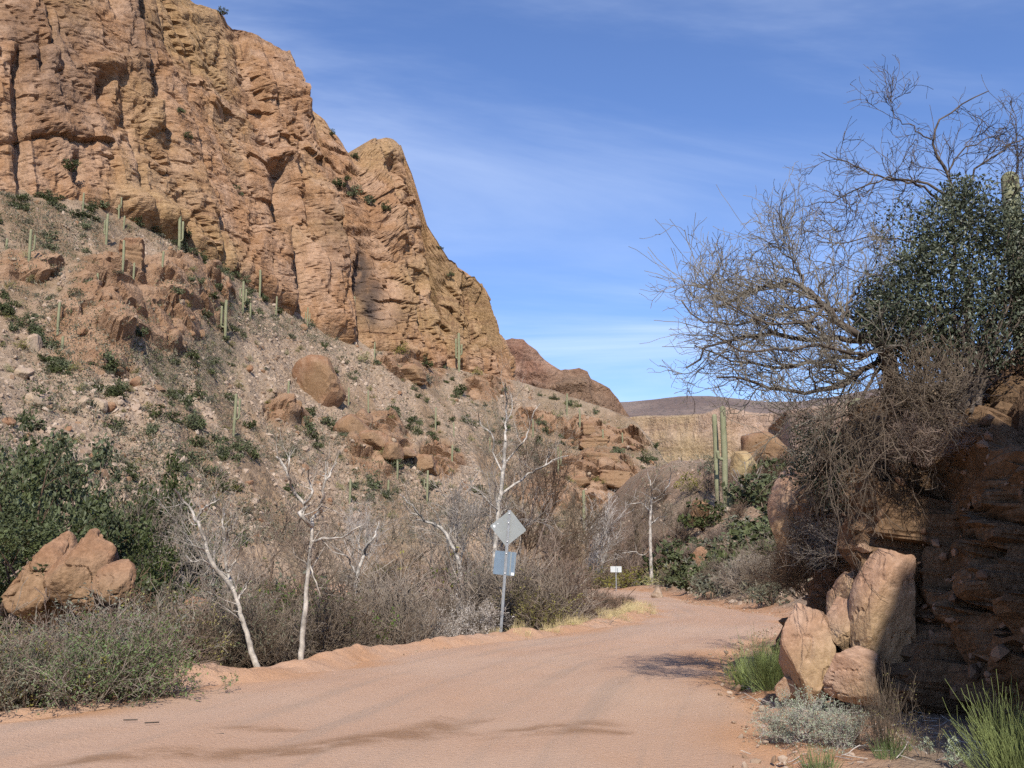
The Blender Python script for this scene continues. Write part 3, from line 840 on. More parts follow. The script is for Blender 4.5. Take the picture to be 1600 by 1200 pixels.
ridge('far_cliff', [(900, 655, 960), (985, 652, 930), (1010, 650, 920), (1050, 650, 905), (1100, 647, 890), (1115, 640, 885), (1130, 634, 880), (1150, 640, 878), (1175, 645, 872), (1205, 646, 865), (1213, 646, 860), (1228, 642, 800), (1262, 636, 770), (1330, 626, 730), (1450, 606, 680), (1680, 570, 600)], 900, 130, 110, 320, 80, M_FARCLIFF, 7, 0.02, 211, wall=([0, 0.06, 0.55, 1], [0, 0.05, 0.16, 1], [0, 0.02, 0.55, 1]))
ridge('rocky_ridge', [(640, 470), (700, 490), (770, 532), (785, 532), (800, 528), (818, 529), (826, 538), (836, 546), (850, 560), (862, 570), (876, 580), (890, 579), (905, 577), (918, 582), (924, 594), (940, 603), (952, 609), (966, 624), (976, 640), (984, 652), (990, 675), (1010, 700), (1040, 740)], 430, 150, 110, 260, 110, M_RIDGE, 10, 0.03, 221, wall=([0, 0.18, 0.3, 0.45, 1], [0, 0.08, 0.22, 0.30, 1], [0, 0.2, 0.28, 0.46, 1]))

# ------------------------------------------------------------------ the rocky bank beside the road
bank_base = [(22, 33), (15, 28), (10, 23.5), (7.2, 20.3), (5.7, 18.0), (4.5, 16.0), (3.82, 14.2), (3.6, 12.8), (3.75, 11.4), (4.1, 10.2), (4.5, 9.0), (4.8, 7.6), (4.9, 6), (4.7, 4.3), (4.2, 2.6), (3.55, 0.8), (3.22, -2), (3.2, -6), (3.5, -12), (4.5, -22), (6, -36)]
NBk, NBt = 440, 185
kb = curve(bank_base, NBk)
ktg = unit(np.gradient(kb, axis=0))
k41 = np.ones(41) / 41
ktg = unit(np.stack([np.convolve(np.pad(ktg[:, i], 20, 'edge'), k41, 'valid') for i in (0, 1)], 1))
kn = np.stack([-ktg[:, 1], ktg[:, 0]], 1)           # into the hill
pb = np.interp(np.linspace(0, 1, NBt), [0, .03, .13, .25, .36, .46, .56, .66, .78, .88, 1], [-0.5, 0.0, 0.18, 0.34, 0.44, 0.95, 1.7, 3.2, 8, 18, 36])
pz = np.interp(np.linspace(0, 1, NBt), [0, .03, .13, .25, .36, .46, .56, .66, .78, .88, 1], [-0.35, 0.0, 0.9, 1.7, 2.35, 2.95, 3.5, 4.35, 7.0, 12.5, 21])
near_y = kb[:, 1]
lift = 1.0 + 3.6 * (1 - sstep(-1.5, 6.2, near_y))       # the bank grows into a crag beside and behind the camera
hz = np.where(pz[None] > 0, pz[None] * (1 + (lift[:, None] - 1) * np.clip(1 - (pb[None] - 0.9) / 4.0, 0.0, 1)), pz[None])
lowend = 0.55 + 0.45 * sstep(26, 15.5, near_y)
hz = hz * lowend[:, None]
pbl = pb[None] * (1 + 0.9 * (lift[:, None] - 1) / 3.6)
KG = np.stack([kb[:, None, 0] + kn[:, None, 0] * pbl, kb[:, None, 1] + kn[:, None, 1] * pbl, hz + (-0.011 * kb[:, 1])[:, None]], -1)
KV = KG.reshape(-1, 3)
kN = grid_normals(KG).reshape(-1, 3)
if kN[NBt * (NBk // 2) + NBt // 4, 0] > 0: kN = -kN
bb = np.tile(pb, NBk)
fa, ea = facets(KV * np.array([1, 1, 1.1]) + 0.12 * fbm(KV, 1.2, 3, 301)[:, None], 0.75, 302, 1.0)
fb, eb = facets(KV, 2.1, 304, 1.0)
fc, ec = facets(KV, 5.5, 308, 1.0)
soft = sstep(0.9, 2.6, bb)
dd = (0.55 * fa - 0.10 * np.exp(-(ea / 0.05) ** 2) + 0.22 * fb - 0.05 * np.exp(-(eb / 0.06) ** 2) + 0.08 * fc) * (1 - 0.75 * soft) + 0.45 * fbm(KV, 0.55, 4, 305) * sstep(4, 8, KV[:, 1]) + 0.10 * fbm(KV, 3.0, 4, 306)
dd = dd * (0.35 + 0.65 * sstep(4, 8, KV[:, 1]))
KV = KV + kN * dd[:, None]
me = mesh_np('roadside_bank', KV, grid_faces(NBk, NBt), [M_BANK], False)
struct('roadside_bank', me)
KU, KVv, KZ = PIX(KV)
def on_bank(u, v):
    d2 = (KU - u) ** 2 + (KVv - v) ** 2 + np.where((KZ > 2) & (KV[:, 1] > 5), 0, 1e9) + 6.0 * KZ
    return KV[np.argmin(d2)].copy()
def bank_z(x, y):
    d2 = (KV[:, 0] - x) ** 2 + (KV[:, 1] - y) ** 2
    i = np.argsort(d2)[:6]
    return float(KV[i, 2].max())
# ------------------------------------------------------------------ plant and metal materials
M_TWIG = plain('grey_twig', (0.178, 0.138, 0.100), 0.3, 2.0, per_obj=0.4)
M_TWIGR = plain('brown_twig', (0.162, 0.110, 0.077), 0.3, 2.0, per_obj=0.4)
M_TWIGP = plain('pale_twig', (0.34, 0.295, 0.25), 0.3, 3.0, per_obj=0.15)
M_MESQ = plain('mesquite_bark', (0.095, 0.075, 0.06), 0.4, 6.0)
M_MESQT = plain('mesquite_twig', (0.165, 0.145, 0.115), 0.3, 4.0)
M_DEAD = plain('dead_wood', (0.105, 0.08, 0.058), 0.35, 5.0)
M_WHITE = plain('sycamore_bark', (0.37, 0.33, 0.28), 0.45, 7.0)
M_LDARK = plain('dark_leaf', (0.072, 0.083, 0.030), 0.4, 1.5, 0.7, 0.3, per_obj=0.35)
M_LOAK = plain('oak_leaf', (0.075, 0.090, 0.030), 0.4, 1.0, 0.6, 0.4, per_obj=0.25, trans=0.2)
M_LGREEN = plain('green_leaf', (0.115, 0.165, 0.045), 0.35, 2.0, 0.7, 0.3, per_obj=0.25, trans=0.25)
M_LOLIVE = plain('olive_leaf', (0.205, 0.185, 0.060), 0.35, 2.0, 0.8, 0.2, per_obj=0.25)
M_LGREY = plain('grey_leaf', (0.125, 0.125, 0.082), 0.3, 2.0, 0.85, 0.2, per_obj=0.25)
M_LSILV = plain('silver_leaf', (0.30, 0.335, 0.23), 0.25, 5.0, 0.85, 0.2)
M_JOJ = plain('jojoba_leaf', (0.072, 0.084, 0.048), 0.35, 3.0, 0.45, 0.5, trans=0.15)
M_BROOM = plain('broom_stem', (0.175, 0.215, 0.060), 0.35, 3.0, 0.8, 0.2, per_obj=0.1)
M_GRASS = plain('dry_grass', (0.50, 0.40, 0.21), 0.25, 4.0)
M_FLUFF = plain('seed_fluff', (0.52, 0.47, 0.42), 0.2, 6.0)
M_STEEL = plain('galvanised_steel', (0.27, 0.28, 0.29), 0.12, 12.0, 0.45, 0.5)
M_STEEL.node_tree.nodes['Principled BSDF'].inputs['Metallic'].default_value = 0.35
M_ALU = plain('sign_back', (0.24, 0.255, 0.245), 0.06, 3.0, 0.5, 0.4)
M_ALUB = plain('sign_back_blue', (0.135, 0.185, 0.235), 0.10, 4.0, 0.42, 0.5)
M_WHITEP = plain('white_sticker', (0.80, 0.80, 0.79), 0.03, 6.0, 0.6, 0.3)
M_GREYP = plain('grey_sheet', (0.26, 0.29, 0.31), 0.05, 6.0, 0.6, 0.3)
def cactus_mat():
    m, nt, b = mat('saguaro_skin')
    v = coords(nt)
    f = ntex(nt, v, 1.2, 3, 0.6)
    c = mixc(nt, rng_map(nt, f, 0.3, 0.7), (0.175, 0.178, 0.10), (0.25, 0.242, 0.145))
    oi = nd(nt, 'ShaderNodeObjectInfo')
    c = mixc(nt, mul(nt, oi.outputs['Random'], 0.35), c, (0.27, 0.265, 0.15))
    nt.links.new(c, b.inputs['Base Color'])
    return m
M_CACTUS = cactus_mat()

def ground_at(u, y, dv=None):
    """the ground point at forward distance y in photo column u"""
    z = 0.0
    for _ in range(2):
        zc_ = y * CP + (z - EYE[2]) * SP
        x = (u - 800) / 1600.0 * zc_
        z = gz(x, y)
    return np.array([x, y, z])

# ------------------------------------------------------------------ plant prototypes (each a mesh that copies share)
def stems_up(rng, n, r0, spread, L, npt, wig, bend, rad):
    a = rng.uniform(0, 2 * pi, n); q = np.sqrt(rng.uniform(0, 1, n)) * r0
    st = np.stack([np.cos(a) * q, np.sin(a) * q, np.full(n, -0.08)], 1)
    th = np.abs(rng.normal(0, spread, n)); ph = a + rng.normal(0, 0.6, n)
    d = np.stack([np.sin(th) * np.cos(ph), np.sin(th) * np.sin(ph), np.cos(th)], 1)
    P = walk(rng, st, d, L * rng.uniform(0.55, 1.1, n), npt, wig, bend)
    return P, np.full((n, npt), 1.0) * rad * np.linspace(1, 0.4, npt)[None] * rng.uniform(0.6, 1.3, n)[:, None]
def bare_bush(seed, material, n0=26, L=1.0, spread=0.6, rad=0.012, c1=8, c2=6, l1=0.45, l2=0.22, wig=0.16, rmin=0.0028, leaf=None, nleaf=0, lsz=0.03, up=0.15, bend=(0, 0, 0.02)):
    rng = np.random.default_rng(seed); mb = MB()
    P0, R0 = stems_up(rng, n0, 0.16 * L, spread, L, 7, wig, bend, rad)
    mb.add(*tubes(P0, R0, 4))
    P1, R1 = kids(rng, P0, R0, c1, 0.65, l1 * L, 5, wig * 1.3, bend, 0.2, 1.0, 0.65, 0.4, up, rmin)
    mb.add(*tubes(P1, R1, 3))
    if c2:
        P2, R2 = kids(rng, P1, R1, c2, 0.7, l2 * L, 4, wig * 1.4, bend, 0.2, 1.0, 0.7, 0.5, up, rmin)
        mb.add(*tubes(P2, R2, 3))
    else: P2 = P1
    mats = [material]
    if leaf:
        pts = P2[:, 1:].reshape(-1, 3)
        C = pts[rng.integers(0, len(pts), nleaf)] + rng.normal(0, 0.02 * L, (nleaf, 3))
        mb.add(*leaves(rng, C, lsz), 1); mats.append(leaf)
    return mb.mesh('bush', mats)
def leafy_shrub(seed, leaf, stem, n=420, sz=0.16, h=0.9, w=1.0, clumps=16, jag=0.22, aspect=0.55):
    """unit shrub about 2 m across: leaf-sized faces gathered in clumps, gaps between"""
    rng = np.random.default_rng(seed); mb = MB()
    c = unit(rng.normal(size=(clumps, 3))) * (rng.uniform(0.25, 0.95, clumps)[:, None])
    c[:, 2] = np.abs(c[:, 2]) * h + 0.12; c[:, :2] *= w * 0.85
    i = rng.integers(0, clumps, n)
    q = unit(rng.normal(size=(n, 3))) * (rng.uniform(0.3, 1, n) ** 0.6)[:, None] * jag * rng.uniform(0.7, 1.5, clumps)[i][:, None]
    C = c[i] + q; C[:, 2] = np.maximum(C[:, 2], 0.02)
    mb.add(*leaves(rng, C, sz, aspect, 0.3), 0)
    P0 = np.stack([np.zeros((clumps, 3)) + [0, 0, -0.1], c * 0.5 + rng.normal(0, 0.05, (clumps, 3)), c], 1)
    mb.add(*tubes(P0, np.array([[0.035, 0.022, 0.008]] * clumps), 3), 1)
    return mb.mesh('shrub', [leaf, stem])
def tuft(seed, material, n=160, L=0.5, spread=0.5, rad=0.004, wig=0.1, bend=(0, 0, -0.02), r0=0.15, npt=5, kidn=0):
    rng = np.random.default_rng(seed); mb = MB()
    P0, R0 = stems_up(rng, n, r0, spread, L, npt, wig, bend, rad)
    mb.add(*tubes(P0, R0, 3))
    if kidn:
        P1, R1 = kids(rng, P0, R0, kidn, 0.35, 0.45 * L, 4, wig, bend, 0.25, 0.95, 0.75, 0.5, 0.35, rad * 0.5)
        mb.add(*tubes(P1, R1, 3))
    return mb.mesh('tuft', [material])

GREEN_SHRUBS = [leafy_shrub(400 + i, M_LDARK, M_TWIGR, 460, 0.17, (0.8, 1.05, 0.7)[i % 3], 1.0, 15 + 3 * (i % 3)) for i in range(5)]
GREY_SHRUBS = [leafy_shrub(420 + i, M_LGREY, M_TWIG, 380, 0.15, (0.7, 0.85)[i % 2], 1.0, 14, 0.24, 0.35) for i in range(4)]
OLIVE_SHRUBS = [leafy_shrub(440 + i, M_LOLIVE, M_TWIG, 420, 0.14, 0.9, 0.95, 16, 0.24, 0.3) for i in range(3)]
BARE_FAR = [bare_bush(460 + i, (M_TWIG, M_TWIGR)[i % 2], 20, 1.0, 0.55, 0.016, 8, 5, 0.5, 0.28, 0.2, 0.0046) for i in range(4)]
BARE_NEAR = [bare_bush(480 + i, (M_TWIG, M_TWIGR, M_TWIG)[i % 3], 30, 1.0, 0.62, 0.010, 8, 5, 0.42, 0.24, 0.2, 0.003) for i in range(4)]
LEAFY_NEAR = [bare_bush(500 + i, M_TWIG, 24, 1.0, 0.62, 0.009, 7, 5, 0.42, 0.22, 0.2, 0.003, (M_LOLIVE, M_LGREEN, M_LGREY, M_LGREEN)[i % 4], 3300, (0.042, 0.045, 0.04, 0.04)[i % 4]) for i in range(4)]

# ------------------------------------------------------------------ labels that say which one
MARKS = {}
def mark(name, u, v): MARKS[name] = (u, v)
_ORD = ['nearest to it', 'second nearest to it', 'third nearest to it', 'fourth nearest to it', 'fifth nearest to it', 'sixth nearest to it', 'seventh nearest to it', 'eighth nearest to it', 'ninth nearest to it', 'tenth nearest to it'] + ['%s nearest to it' % w for w in ('eleventh', 'twelfth', 'thirteenth', 'fourteenth', 'fifteenth', 'sixteenth', 'seventeenth', 'eighteenth', 'nineteenth', 'twentieth', 'twenty-first', 'twenty-second', 'twenty-third', 'twenty-fourth', 'twenty-fifth', 'twenty-sixth', 'twenty-seventh', 'twenty-eighth', 'twenty-ninth', 'thirtieth', 'thirty-first', 'thirty-second', 'thirty-third', 'thirty-fourth', 'thirty-fifth', 'thirty-sixth', 'thirty-seventh', 'thirty-eighth', 'thirty-ninth')]
PENDING = []
def by_mark(o, what, only=None):
    """labels O later by the landmark it stands closest to"""
    PENDING.append((o, what, only))
def settle_labels():
    bpy.context.view_layer.update()
    names = list(MARKS); xy = np.array([MARKS[n] for n in names], float)
    box_ = {}
    for o, what, only in PENDING:
        p = np.array(o.matrix_world.translation)
        u, v, _ = PIX(p)
        d = np.hypot(xy[:, 0] - u, (xy[:, 1] - v) * 1.2)
        if only is not None: d = d + np.array([0 if n in only else 1e6 for n in names])
        i = int(np.argmin(d)); du, dv = u - xy[i, 0], v - xy[i, 1]
        w = ('below' if dv > 0 else 'above') if abs(dv) > abs(du) else ('right of' if du > 0 else 'left of')
        box_.setdefault((what, w, names[i]), []).append((d[i], o))
    for (what, w, nm), rows in box_.items():
        rows.sort(key=lambda r: r[0])
        for k_, (_, o) in enumerate(rows):
            o['label'] = '%s %s %s' % (what, w, nm) + (', ' + _ORD[min(k_, len(_ORD) - 1)] if len(rows) > 1 else '')

# ------------------------------------------------------------------ boulders
def boulder(name, c, dims, seed, label, material=M_RED, rot=0.0, sub=5, planes=12, rough=0.05, strata=0.0, soft=0.045, sink=0.0, tilt=(0, 0), cat='boulder', group=None, marks=None, boxy=0.0):
    V, F = rock(seed, dims, sub, planes, rough, strata, soft, boxy=boxy)
    o = link(name, mesh_np(name, V, F, [material], False), None, (c[0], c[1], c[2] - sink), (tilt[0], tilt[1], rot))
    tag(o, label, cat, group)
    if marks:
        u, v, _ = PIX(np.array(c)); mark(marks, float(u), float(v))
    return o
def hill_boulder(u0, v0, u1, v1, seed, label, marks=None, depth=1.0, **kw):
    """a boulder that fills a photo box, seated on the slope at the box's foot"""
    p = on_hill((u0 + u1) / 2, v1 - 0.15 * (v1 - v0))
    _, _, zc_ = PIX(p)
    w = (u1 - u0) / 1600 * zc_ * 0.98; h = (v1 - v0) / 1600 * zc_ * 1.08
    c = p + np.array([0, 0.25 * w, h * 0.36])
    return boulder('boulder', c, (w, w * depth, h), seed, label, marks=marks, sink=.12 * h, sub=4, **kw)
hill_boulder(177, 356, 222, 420, 11, 'tall square brown block of rock standing on the slope below the cliff', 'the tall square block', planes=5, soft=0.03, rough=0.05, strata=0.4, boxy=1.1, rot=0.5)
hill_boulder(455, 558, 530, 630, 12, 'big smooth orange slab boulder on the middle of the slope', 'the big orange slab', planes=9, soft=0.04, rough=0.05)
hill_boulder(526, 648, 580, 685, 13, 'reddish overhanging boulder with a dark hollow underneath', 'the overhanging red boulder', planes=10)
hill_boulder(636, 706, 686, 742, 14, 'blunt reddish boulder at the foot of the broken rock rib', 'the blunt red boulder', planes=7, boxy=.95, rough=.08)
hill_boulder(588, 690, 634, 722, 15, 'cracked orange boulder in the broken rock rib', planes=11)
hill_boulder(40, 611, 75, 636, 16, 'rounded tan boulder high on the pale scree', 'the rounded tan boulder', material=M_PALE)
hill_boulder(122, 618, 143, 638, 17, 'small tan boulder with a shaded flank on the scree', 'the small shaded boulder', material=M_PALE)
hill_boulder(143, 620, 166, 642, 18, 'low tan boulder leaning beside the small shaded one', material=M_PALE)
hill_boulder(26, 571, 50, 592, 19, 'pale lone boulder at the edge of the scree under the layered outcrop', 'the pale lone boulder', material=M_PALE, planes=8)
hill_boulder(34, 525, 58, 556, 20, 'upright pale boulder beside the green diagonal row of bushes', 'the upright pale boulder', material=M_PALE)
hill_boulder(146, 748, 172, 780, 21, 'smooth egg-shaped pale boulder above the green oak trees', 'the egg-shaped boulder', material=M_PALE, planes=18, soft=0.12)
hill_boulder(186, 770, 200, 786, 22, 'small pale stone below the egg-shaped boulder', material=M_PALE)
hill_boulder(84, 702, 118, 728, 23, 'flat pale slab lying along the upper edge of the oaks', material=M_PALE, planes=8)
hill_boulder(112, 724, 136, 744, 24, 'wedge of pale rock at the end of the flat slab', material=M_PALE, planes=8)
hill_boulder(680, 726, 690, 742, 25, 'dark-sided small boulder tucked against the blunt red boulder')
hill_boulder(905, 652, 932, 682, 26, 'orange-brown pointed rock on the spur of the slope', 'the pointed orange rock', planes=7, strata=0.8, boxy=1.0)
hill_boulder(900, 672, 958, 704, 27, 'cracked square orange outcrop block on the spur', 'the square outcrop block', planes=7, strata=0.8, boxy=1.0)
hill_boulder(896, 704, 982, 738, 28, 'long layered orange outcrop ledge on the spur', 'the long outcrop ledge', planes=8, strata=0.9, boxy=1.0, rough=.09)
hill_boulder(920, 730, 1003, 762, 29, 'broad rounded orange outcrop at the foot of the spur', 'the broad rounded outcrop', planes=8, strata=0.9, boxy=.95, rough=.09)
hill_boulder(888, 738, 926, 762, 30, 'small orange outcrop hummock beside the broad rounded outcrop', planes=11)
hill_boulder(622, 568, 660, 600, 31, 'brown ledge of rock just under the foot of the cliff', 'the brown ledge', planes=9, strata=0.8)
hill_boulder(600, 700, 652, 716, 32, 'long low orange rock in the broken rock rib', planes=10)
hill_boulder(655, 690, 682, 712, 33, 'rusty block resting on the top of the broken rock rib', planes=8)
hill_boulder(562, 668, 600, 700, 34, 'slumped orange rock beside the overhanging red boulder', planes=10)

# the great split boulder by the creek
def creek_boulder(u0, v0, u1, v1, y, seed, label, depth=1.0, **kw):
    g = ground_at((u0 + u1) / 2, y)
    top_ = W((u0 + u1) / 2, v0 - 6, y)[2]
    w = (u1 - u0) / 1600 * y * 1.1
    z0 = max(g[2] - 0.5, top_ - w * 1.0); c = ((g[0]), y + w * 0.3, (z0 + top_) / 2)
    return boulder('boulder', c, (w, w * depth, (top_ - z0) * 1.16), seed, label, **kw)
creek_boulder(0, 860, 112, 1000, 25, 41, 'big rough red boulder with black crevices by the creek, its taller half', planes=15, rough=0.13, sub=6, soft=.07)
creek_boulder(70, 864, 160, 990, 24.5, 42, 'smooth-topped red boulder split from the rough one by the creek', planes=14, rough=0.10, sub=6, soft=0.05)
creek_boulder(130, 888, 184, 990, 24.0, 43, 'cracked red shoulder of rock beside the split boulders', planes=10, rough=0.08, sub=5)
creek_boulder(256, 955, 316, 1000, 22, 45, 'low brown rock in the brush behind the yellow twigs', planes=10)

# boulders on the slope beyond the bend
def right_boulder(u0, v0, u1, v1, y, seed, label, **kw):
    g = ground_at((u0 + u1) / 2, y)
    w = (u1 - u0) / 1600 * y * 1.12; h = (v1 - v0) / 1600 * y * 1.2
    return boulder('boulder', (g[0], y + 0.2 * w, g[2] + 0.3 * h), (w, w, h), seed, label, **kw)
right_boulder(1143, 738, 1178, 785, 84, 51, 'yellow-topped tan boulder just beside the twin saguaros', material=M_YEL, planes=8, marks='the yellow-topped boulder')
right_boulder(1160, 722, 1222, 772, 92, 52, 'wide rounded orange boulder on the skyline behind the twin saguaros', planes=14, soft=0.1, marks='the wide skyline boulder')
right_boulder(1088, 806, 1114, 838, 66, 53, 'small square orange boulder with a dark side above the bend', planes=7, marks='the small square boulder')
right_boulder(1020, 902, 1034, 922, 48, 54, 'small pinkish rock at the roadside just past the bend', material=M_PALE, marks='the roadside rock past the bend')
right_boulder(1072, 850, 1096, 868, 58, 55, 'pale flat stone on the slope above the bend', material=M_PALE, marks='the pale flat stone')
right_boulder(1130, 806, 1190, 830, 64, 56, 'broken band of pinkish rock across the slope above the bend', material=M_PALE, rough=0.1, marks='the band of pinkish rock')
right_boulder(1082, 770, 1108, 800, 76, 57, 'orange rock among bushes to one side of the twin saguaros', planes=9)

# boulders set in the bank
def bank_boulder(u0, v0, u1, v1, y, seed, label, **kw):
    c = W((u0 + u1) / 2, (v0 + v1) / 2, y)
    _, _, zc_ = PIX(c)
    w = (u1 - u0) / 1600 * zc_ * 1.12; h = (v1 - v0) / 1600 * zc_ * 1.12
    kw.setdefault('material', M_BANKB)
    return boulder('boulder', c, (w, kw.pop('deep', 1.0) * w, h), seed, label, **kw)
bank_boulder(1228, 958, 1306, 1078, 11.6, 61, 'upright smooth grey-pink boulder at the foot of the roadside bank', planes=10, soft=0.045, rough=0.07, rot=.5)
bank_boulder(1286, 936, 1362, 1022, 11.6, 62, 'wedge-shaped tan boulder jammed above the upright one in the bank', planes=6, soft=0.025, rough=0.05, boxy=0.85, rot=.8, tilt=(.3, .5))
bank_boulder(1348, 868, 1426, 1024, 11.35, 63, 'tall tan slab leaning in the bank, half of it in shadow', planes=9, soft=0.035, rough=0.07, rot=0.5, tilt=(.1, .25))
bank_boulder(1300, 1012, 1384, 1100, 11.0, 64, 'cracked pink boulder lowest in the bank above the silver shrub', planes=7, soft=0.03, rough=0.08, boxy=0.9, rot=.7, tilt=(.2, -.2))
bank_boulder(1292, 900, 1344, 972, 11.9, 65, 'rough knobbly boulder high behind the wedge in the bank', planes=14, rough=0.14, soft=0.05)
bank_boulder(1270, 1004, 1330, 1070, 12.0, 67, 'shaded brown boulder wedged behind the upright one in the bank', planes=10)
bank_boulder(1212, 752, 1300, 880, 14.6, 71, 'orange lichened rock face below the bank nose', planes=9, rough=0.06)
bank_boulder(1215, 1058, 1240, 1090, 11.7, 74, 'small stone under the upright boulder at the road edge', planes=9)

# ------------------------------------------------------------------ saguaros
def ribbed(path, rad, ribs=12, m=3):
    """a ribbed column along a path, domed at its end"""
    P = np.asarray(path, float)
    n = len(P); t = unit(np.gradient(P, axis=0))
    ref = np.array([0.2, 1.0, 0.1])
    a = unit(np.cross(t, ref)); b = np.cross(t, a)
    k_ = ribs * m; th = np.arange(k_) * 2 * pi / k_
    prof = 1 + 0.16 * (np.abs(np.cos(th * ribs / 2)) - 0.5)
    V = P[:, None] + rad[:, None, None] * prof[None, :, None] * (np.cos(th)[None, :, None] * a[:, None] + np.sin(th)[None, :, None] * b[:, None])
    i = np.arange(n - 1)[:, None] * k_; j = np.arange(k_)[None]; j2 = (j + 1) % k_
    return V.reshape(-1, 3), np.stack([i + j, i + j2, i + k_ + j2, i + k_ + j], -1).reshape(-1, 4)
def dome(r, h0, h1, n=12):
    """heights and radii of a column with a rounded tip"""
    hh = np.linspace(h0, h1 - r, n); th = np.linspace(0.2, 1, 5) * pi / 2
    H = np.r_[hh, h1 - r + r * np.sin(th)]; R_ = np.r_[np.full(n, r), np.maximum(r * np.cos(th), 0.004)]
    return H, R_
def saguaro(base, h, r, arms, seed, label, marks=None, lean=0.0):
    rng = np.random.default_rng(seed)
    root = tag(link('saguaro_cactus', None, None, base), label, 'cactus', 'saguaro cacti')
    H, R_ = dome(r, -0.25, h)
    R_ = R_ * (0.86 + 0.2 * np.sin(np.clip(H / h, 0, 1) * pi * 0.85))
    P = np.stack([lean * H + 0.02 * np.sin(H * 1.1 + seed), 0.02 * np.cos(H + seed), H], 1)
    link('trunk', mesh_np('trunk', *ribbed(P, R_), [M_CACTUS], True), root)
    for side, hs_, ha, ang_ in arms:            # side -1/1, where it leaves, how high it ends
        ra = r * 0.72; out_ = r + ra + 0.14 + 0.1 * rng.uniform()
        L = np.array([(0, hs_), (out_ * 0.6, hs_ + 0.02), (out_ * 0.95, hs_ + 0.16), (out_, hs_ + 0.4)])
        top_ = np.linspace(hs_ + 0.5, max(ha, hs_ + 0.65) - ra * 0.6, 5)
        xs = np.r_[L[:, 0], np.full(5, out_)]; zs = np.r_[L[:, 1], top_]
        xs = np.r_[xs, out_, out_]; zs = np.r_[zs, top_[-1] + ra * 0.5, top_[-1] + ra * 0.65]
        rr = np.r_[np.full(4, ra * 0.85), np.full(5, ra), ra * 0.7, 0.005]
        Pa = np.stack([side * xs * cos(ang_) + lean * zs, xs * sin(ang_), zs], 1)
        link('arm', mesh_np('arm', *ribbed(Pa, rr), [M_CACTUS], True), root)
    if marks:
        u, v, _ = PIX(np.array(base)); mark(marks, float(u), float(v) - 15)
    return root
SAG = [  # photo column, top row, foot row, arms, label, landmark
    (45, 354, 412, 'r', 'tall saguaro with one arm on the scree, farthest from the tall square block', 'the lone scree saguaro'),
    (166, 332, 381, 'l', 'saguaro with one arm standing just uphill of the tall square block', None),
    (186, 302, 341, 'lr', 'candelabra saguaro with two arms at the foot of the cliff', 'the candelabra saguaro'),
    (194, 337, 359, '', 'short saguaro peeking out above the tall square block', None),
    (234, 315, 351, '', 'slim saguaro against the foot of the cliff beside a dark cleft', None),
    (280, 335, 397, 'r', 'tall pale saguaro among dense bushes under the dark cleft', 'the tall pale saguaro'),
    (191, 375, 424, '', 'saguaro standing directly in front of the tall square block', None),
    (207, 410, 442, '', 'saguaro just below the corner of the tall square block', None),
    (150, 418, 460, '', 'small saguaro with a dark shadow above the layered outcrop', None),
    (92, 472, 521, '', 'grey-green saguaro at the edge of the layered outcrop', 'the outcrop-edge saguaro'),
    (99, 525, 546, '', 'short saguaro below the outcrop-edge one beside the bush row', None),
    (254, 392, 415, '', 'small saguaro on the shoulder above the layered outcrop', None),
    (380, 440, 489, 'lr', 'two-armed saguaro beside the foot of the cliff where the bushes thin', 'the thin two-armed saguaro'),
    (351, 468, 532, 'l', 'saguaro with one raised arm below the bushy band', 'the raised-arm saguaro'),
    (391, 474, 500, '', 'short saguaro beside the thin two-armed one', None),
    (130, 300, 332, '', 'saguaro on the skyline of the scree in front of the cliff', None),
    (10, 374, 396, '', 'short saguaro at the picture edge high on the scree', None),
    (405, 420, 463, '', 'saguaro leaning on the cliff wall above the scree', None),
    (432, 462, 496, '', 'slim saguaro at the cliff foot beside the pale gully', None),
    (479, 480, 514, 'lr', 'stubby three-stemmed saguaro at the foot of the pale gully', 'the three-stemmed saguaro'),
    (552, 460, 528, 'l', 'tall saguaro in front of the black-stained recess in the cliff', 'the tall saguaro by the black stain'),
    (585, 534, 563, '', 'small saguaro between two round bushes below the black stain', None),
    (719, 510, 570, 'lr', 'saguaro with two upright arms below the end of the cliff', 'the saguaro below the cliff end'),
    (365, 615, 681, 'r', 'tall single saguaro alone on the lower pale slope', 'the lone lower saguaro'),
    (450, 596, 622, '', 'small saguaro at the edge of the big orange slab', None),
    (544, 606, 633, '', 'thin saguaro just past the big orange slab', None),
    (575, 610, 646, '', 'thin saguaro between the orange slab and the overhanging boulder', None),
    (679, 636, 671, '', 'saguaro on the scree between brown ledge and blunt red boulder', None),
    (709, 660, 683, '', 'small saguaro up the scree from the bare white trees', None),
    (706, 696, 721, '', 'yellowish stubby saguaro beside the broken rock rib', None),
    (546, 750, 788, '', 'saguaro showing above the brush between two white trees', 'the brush-edge saguaro'),
    (606, 752, 774, '', 'short saguaro low in the brush below the rock rib', None),
    (621, 718, 748, '', 'slim saguaro growing in the middle of the rock rib', None),
    (667, 735, 786, 'l', 'tall saguaro with one low arm below the blunt red boulder', 'the low-armed saguaro'),
    (766, 683, 706, '', 'small saguaro behind the white tree by the road sign', None),
    (887, 614, 648, '', 'saguaro on the crest of the spur before the red ridge', 'the spur-crest saguaro'),
    (907, 638, 674, '', 'saguaro standing by the pointed orange rock', None),
    (872, 699, 741, 'r', 'saguaro with one arm beside the long outcrop ledge', 'the spur saguaro with an arm'),
    (832, 654, 682, '', 'small saguaro on the spur behind the white tree', None),
    (943, 671, 695, '', 'small saguaro on top of the square outcrop block', None),
    (973, 676, 692, '', 'tiny saguaro on the skyline of the spur', None),
    (912, 768, 832, '', 'pale saguaro half hidden in brush at the foot of the spur', 'the half-hidden saguaro'),
]
rs = random.Random(5)
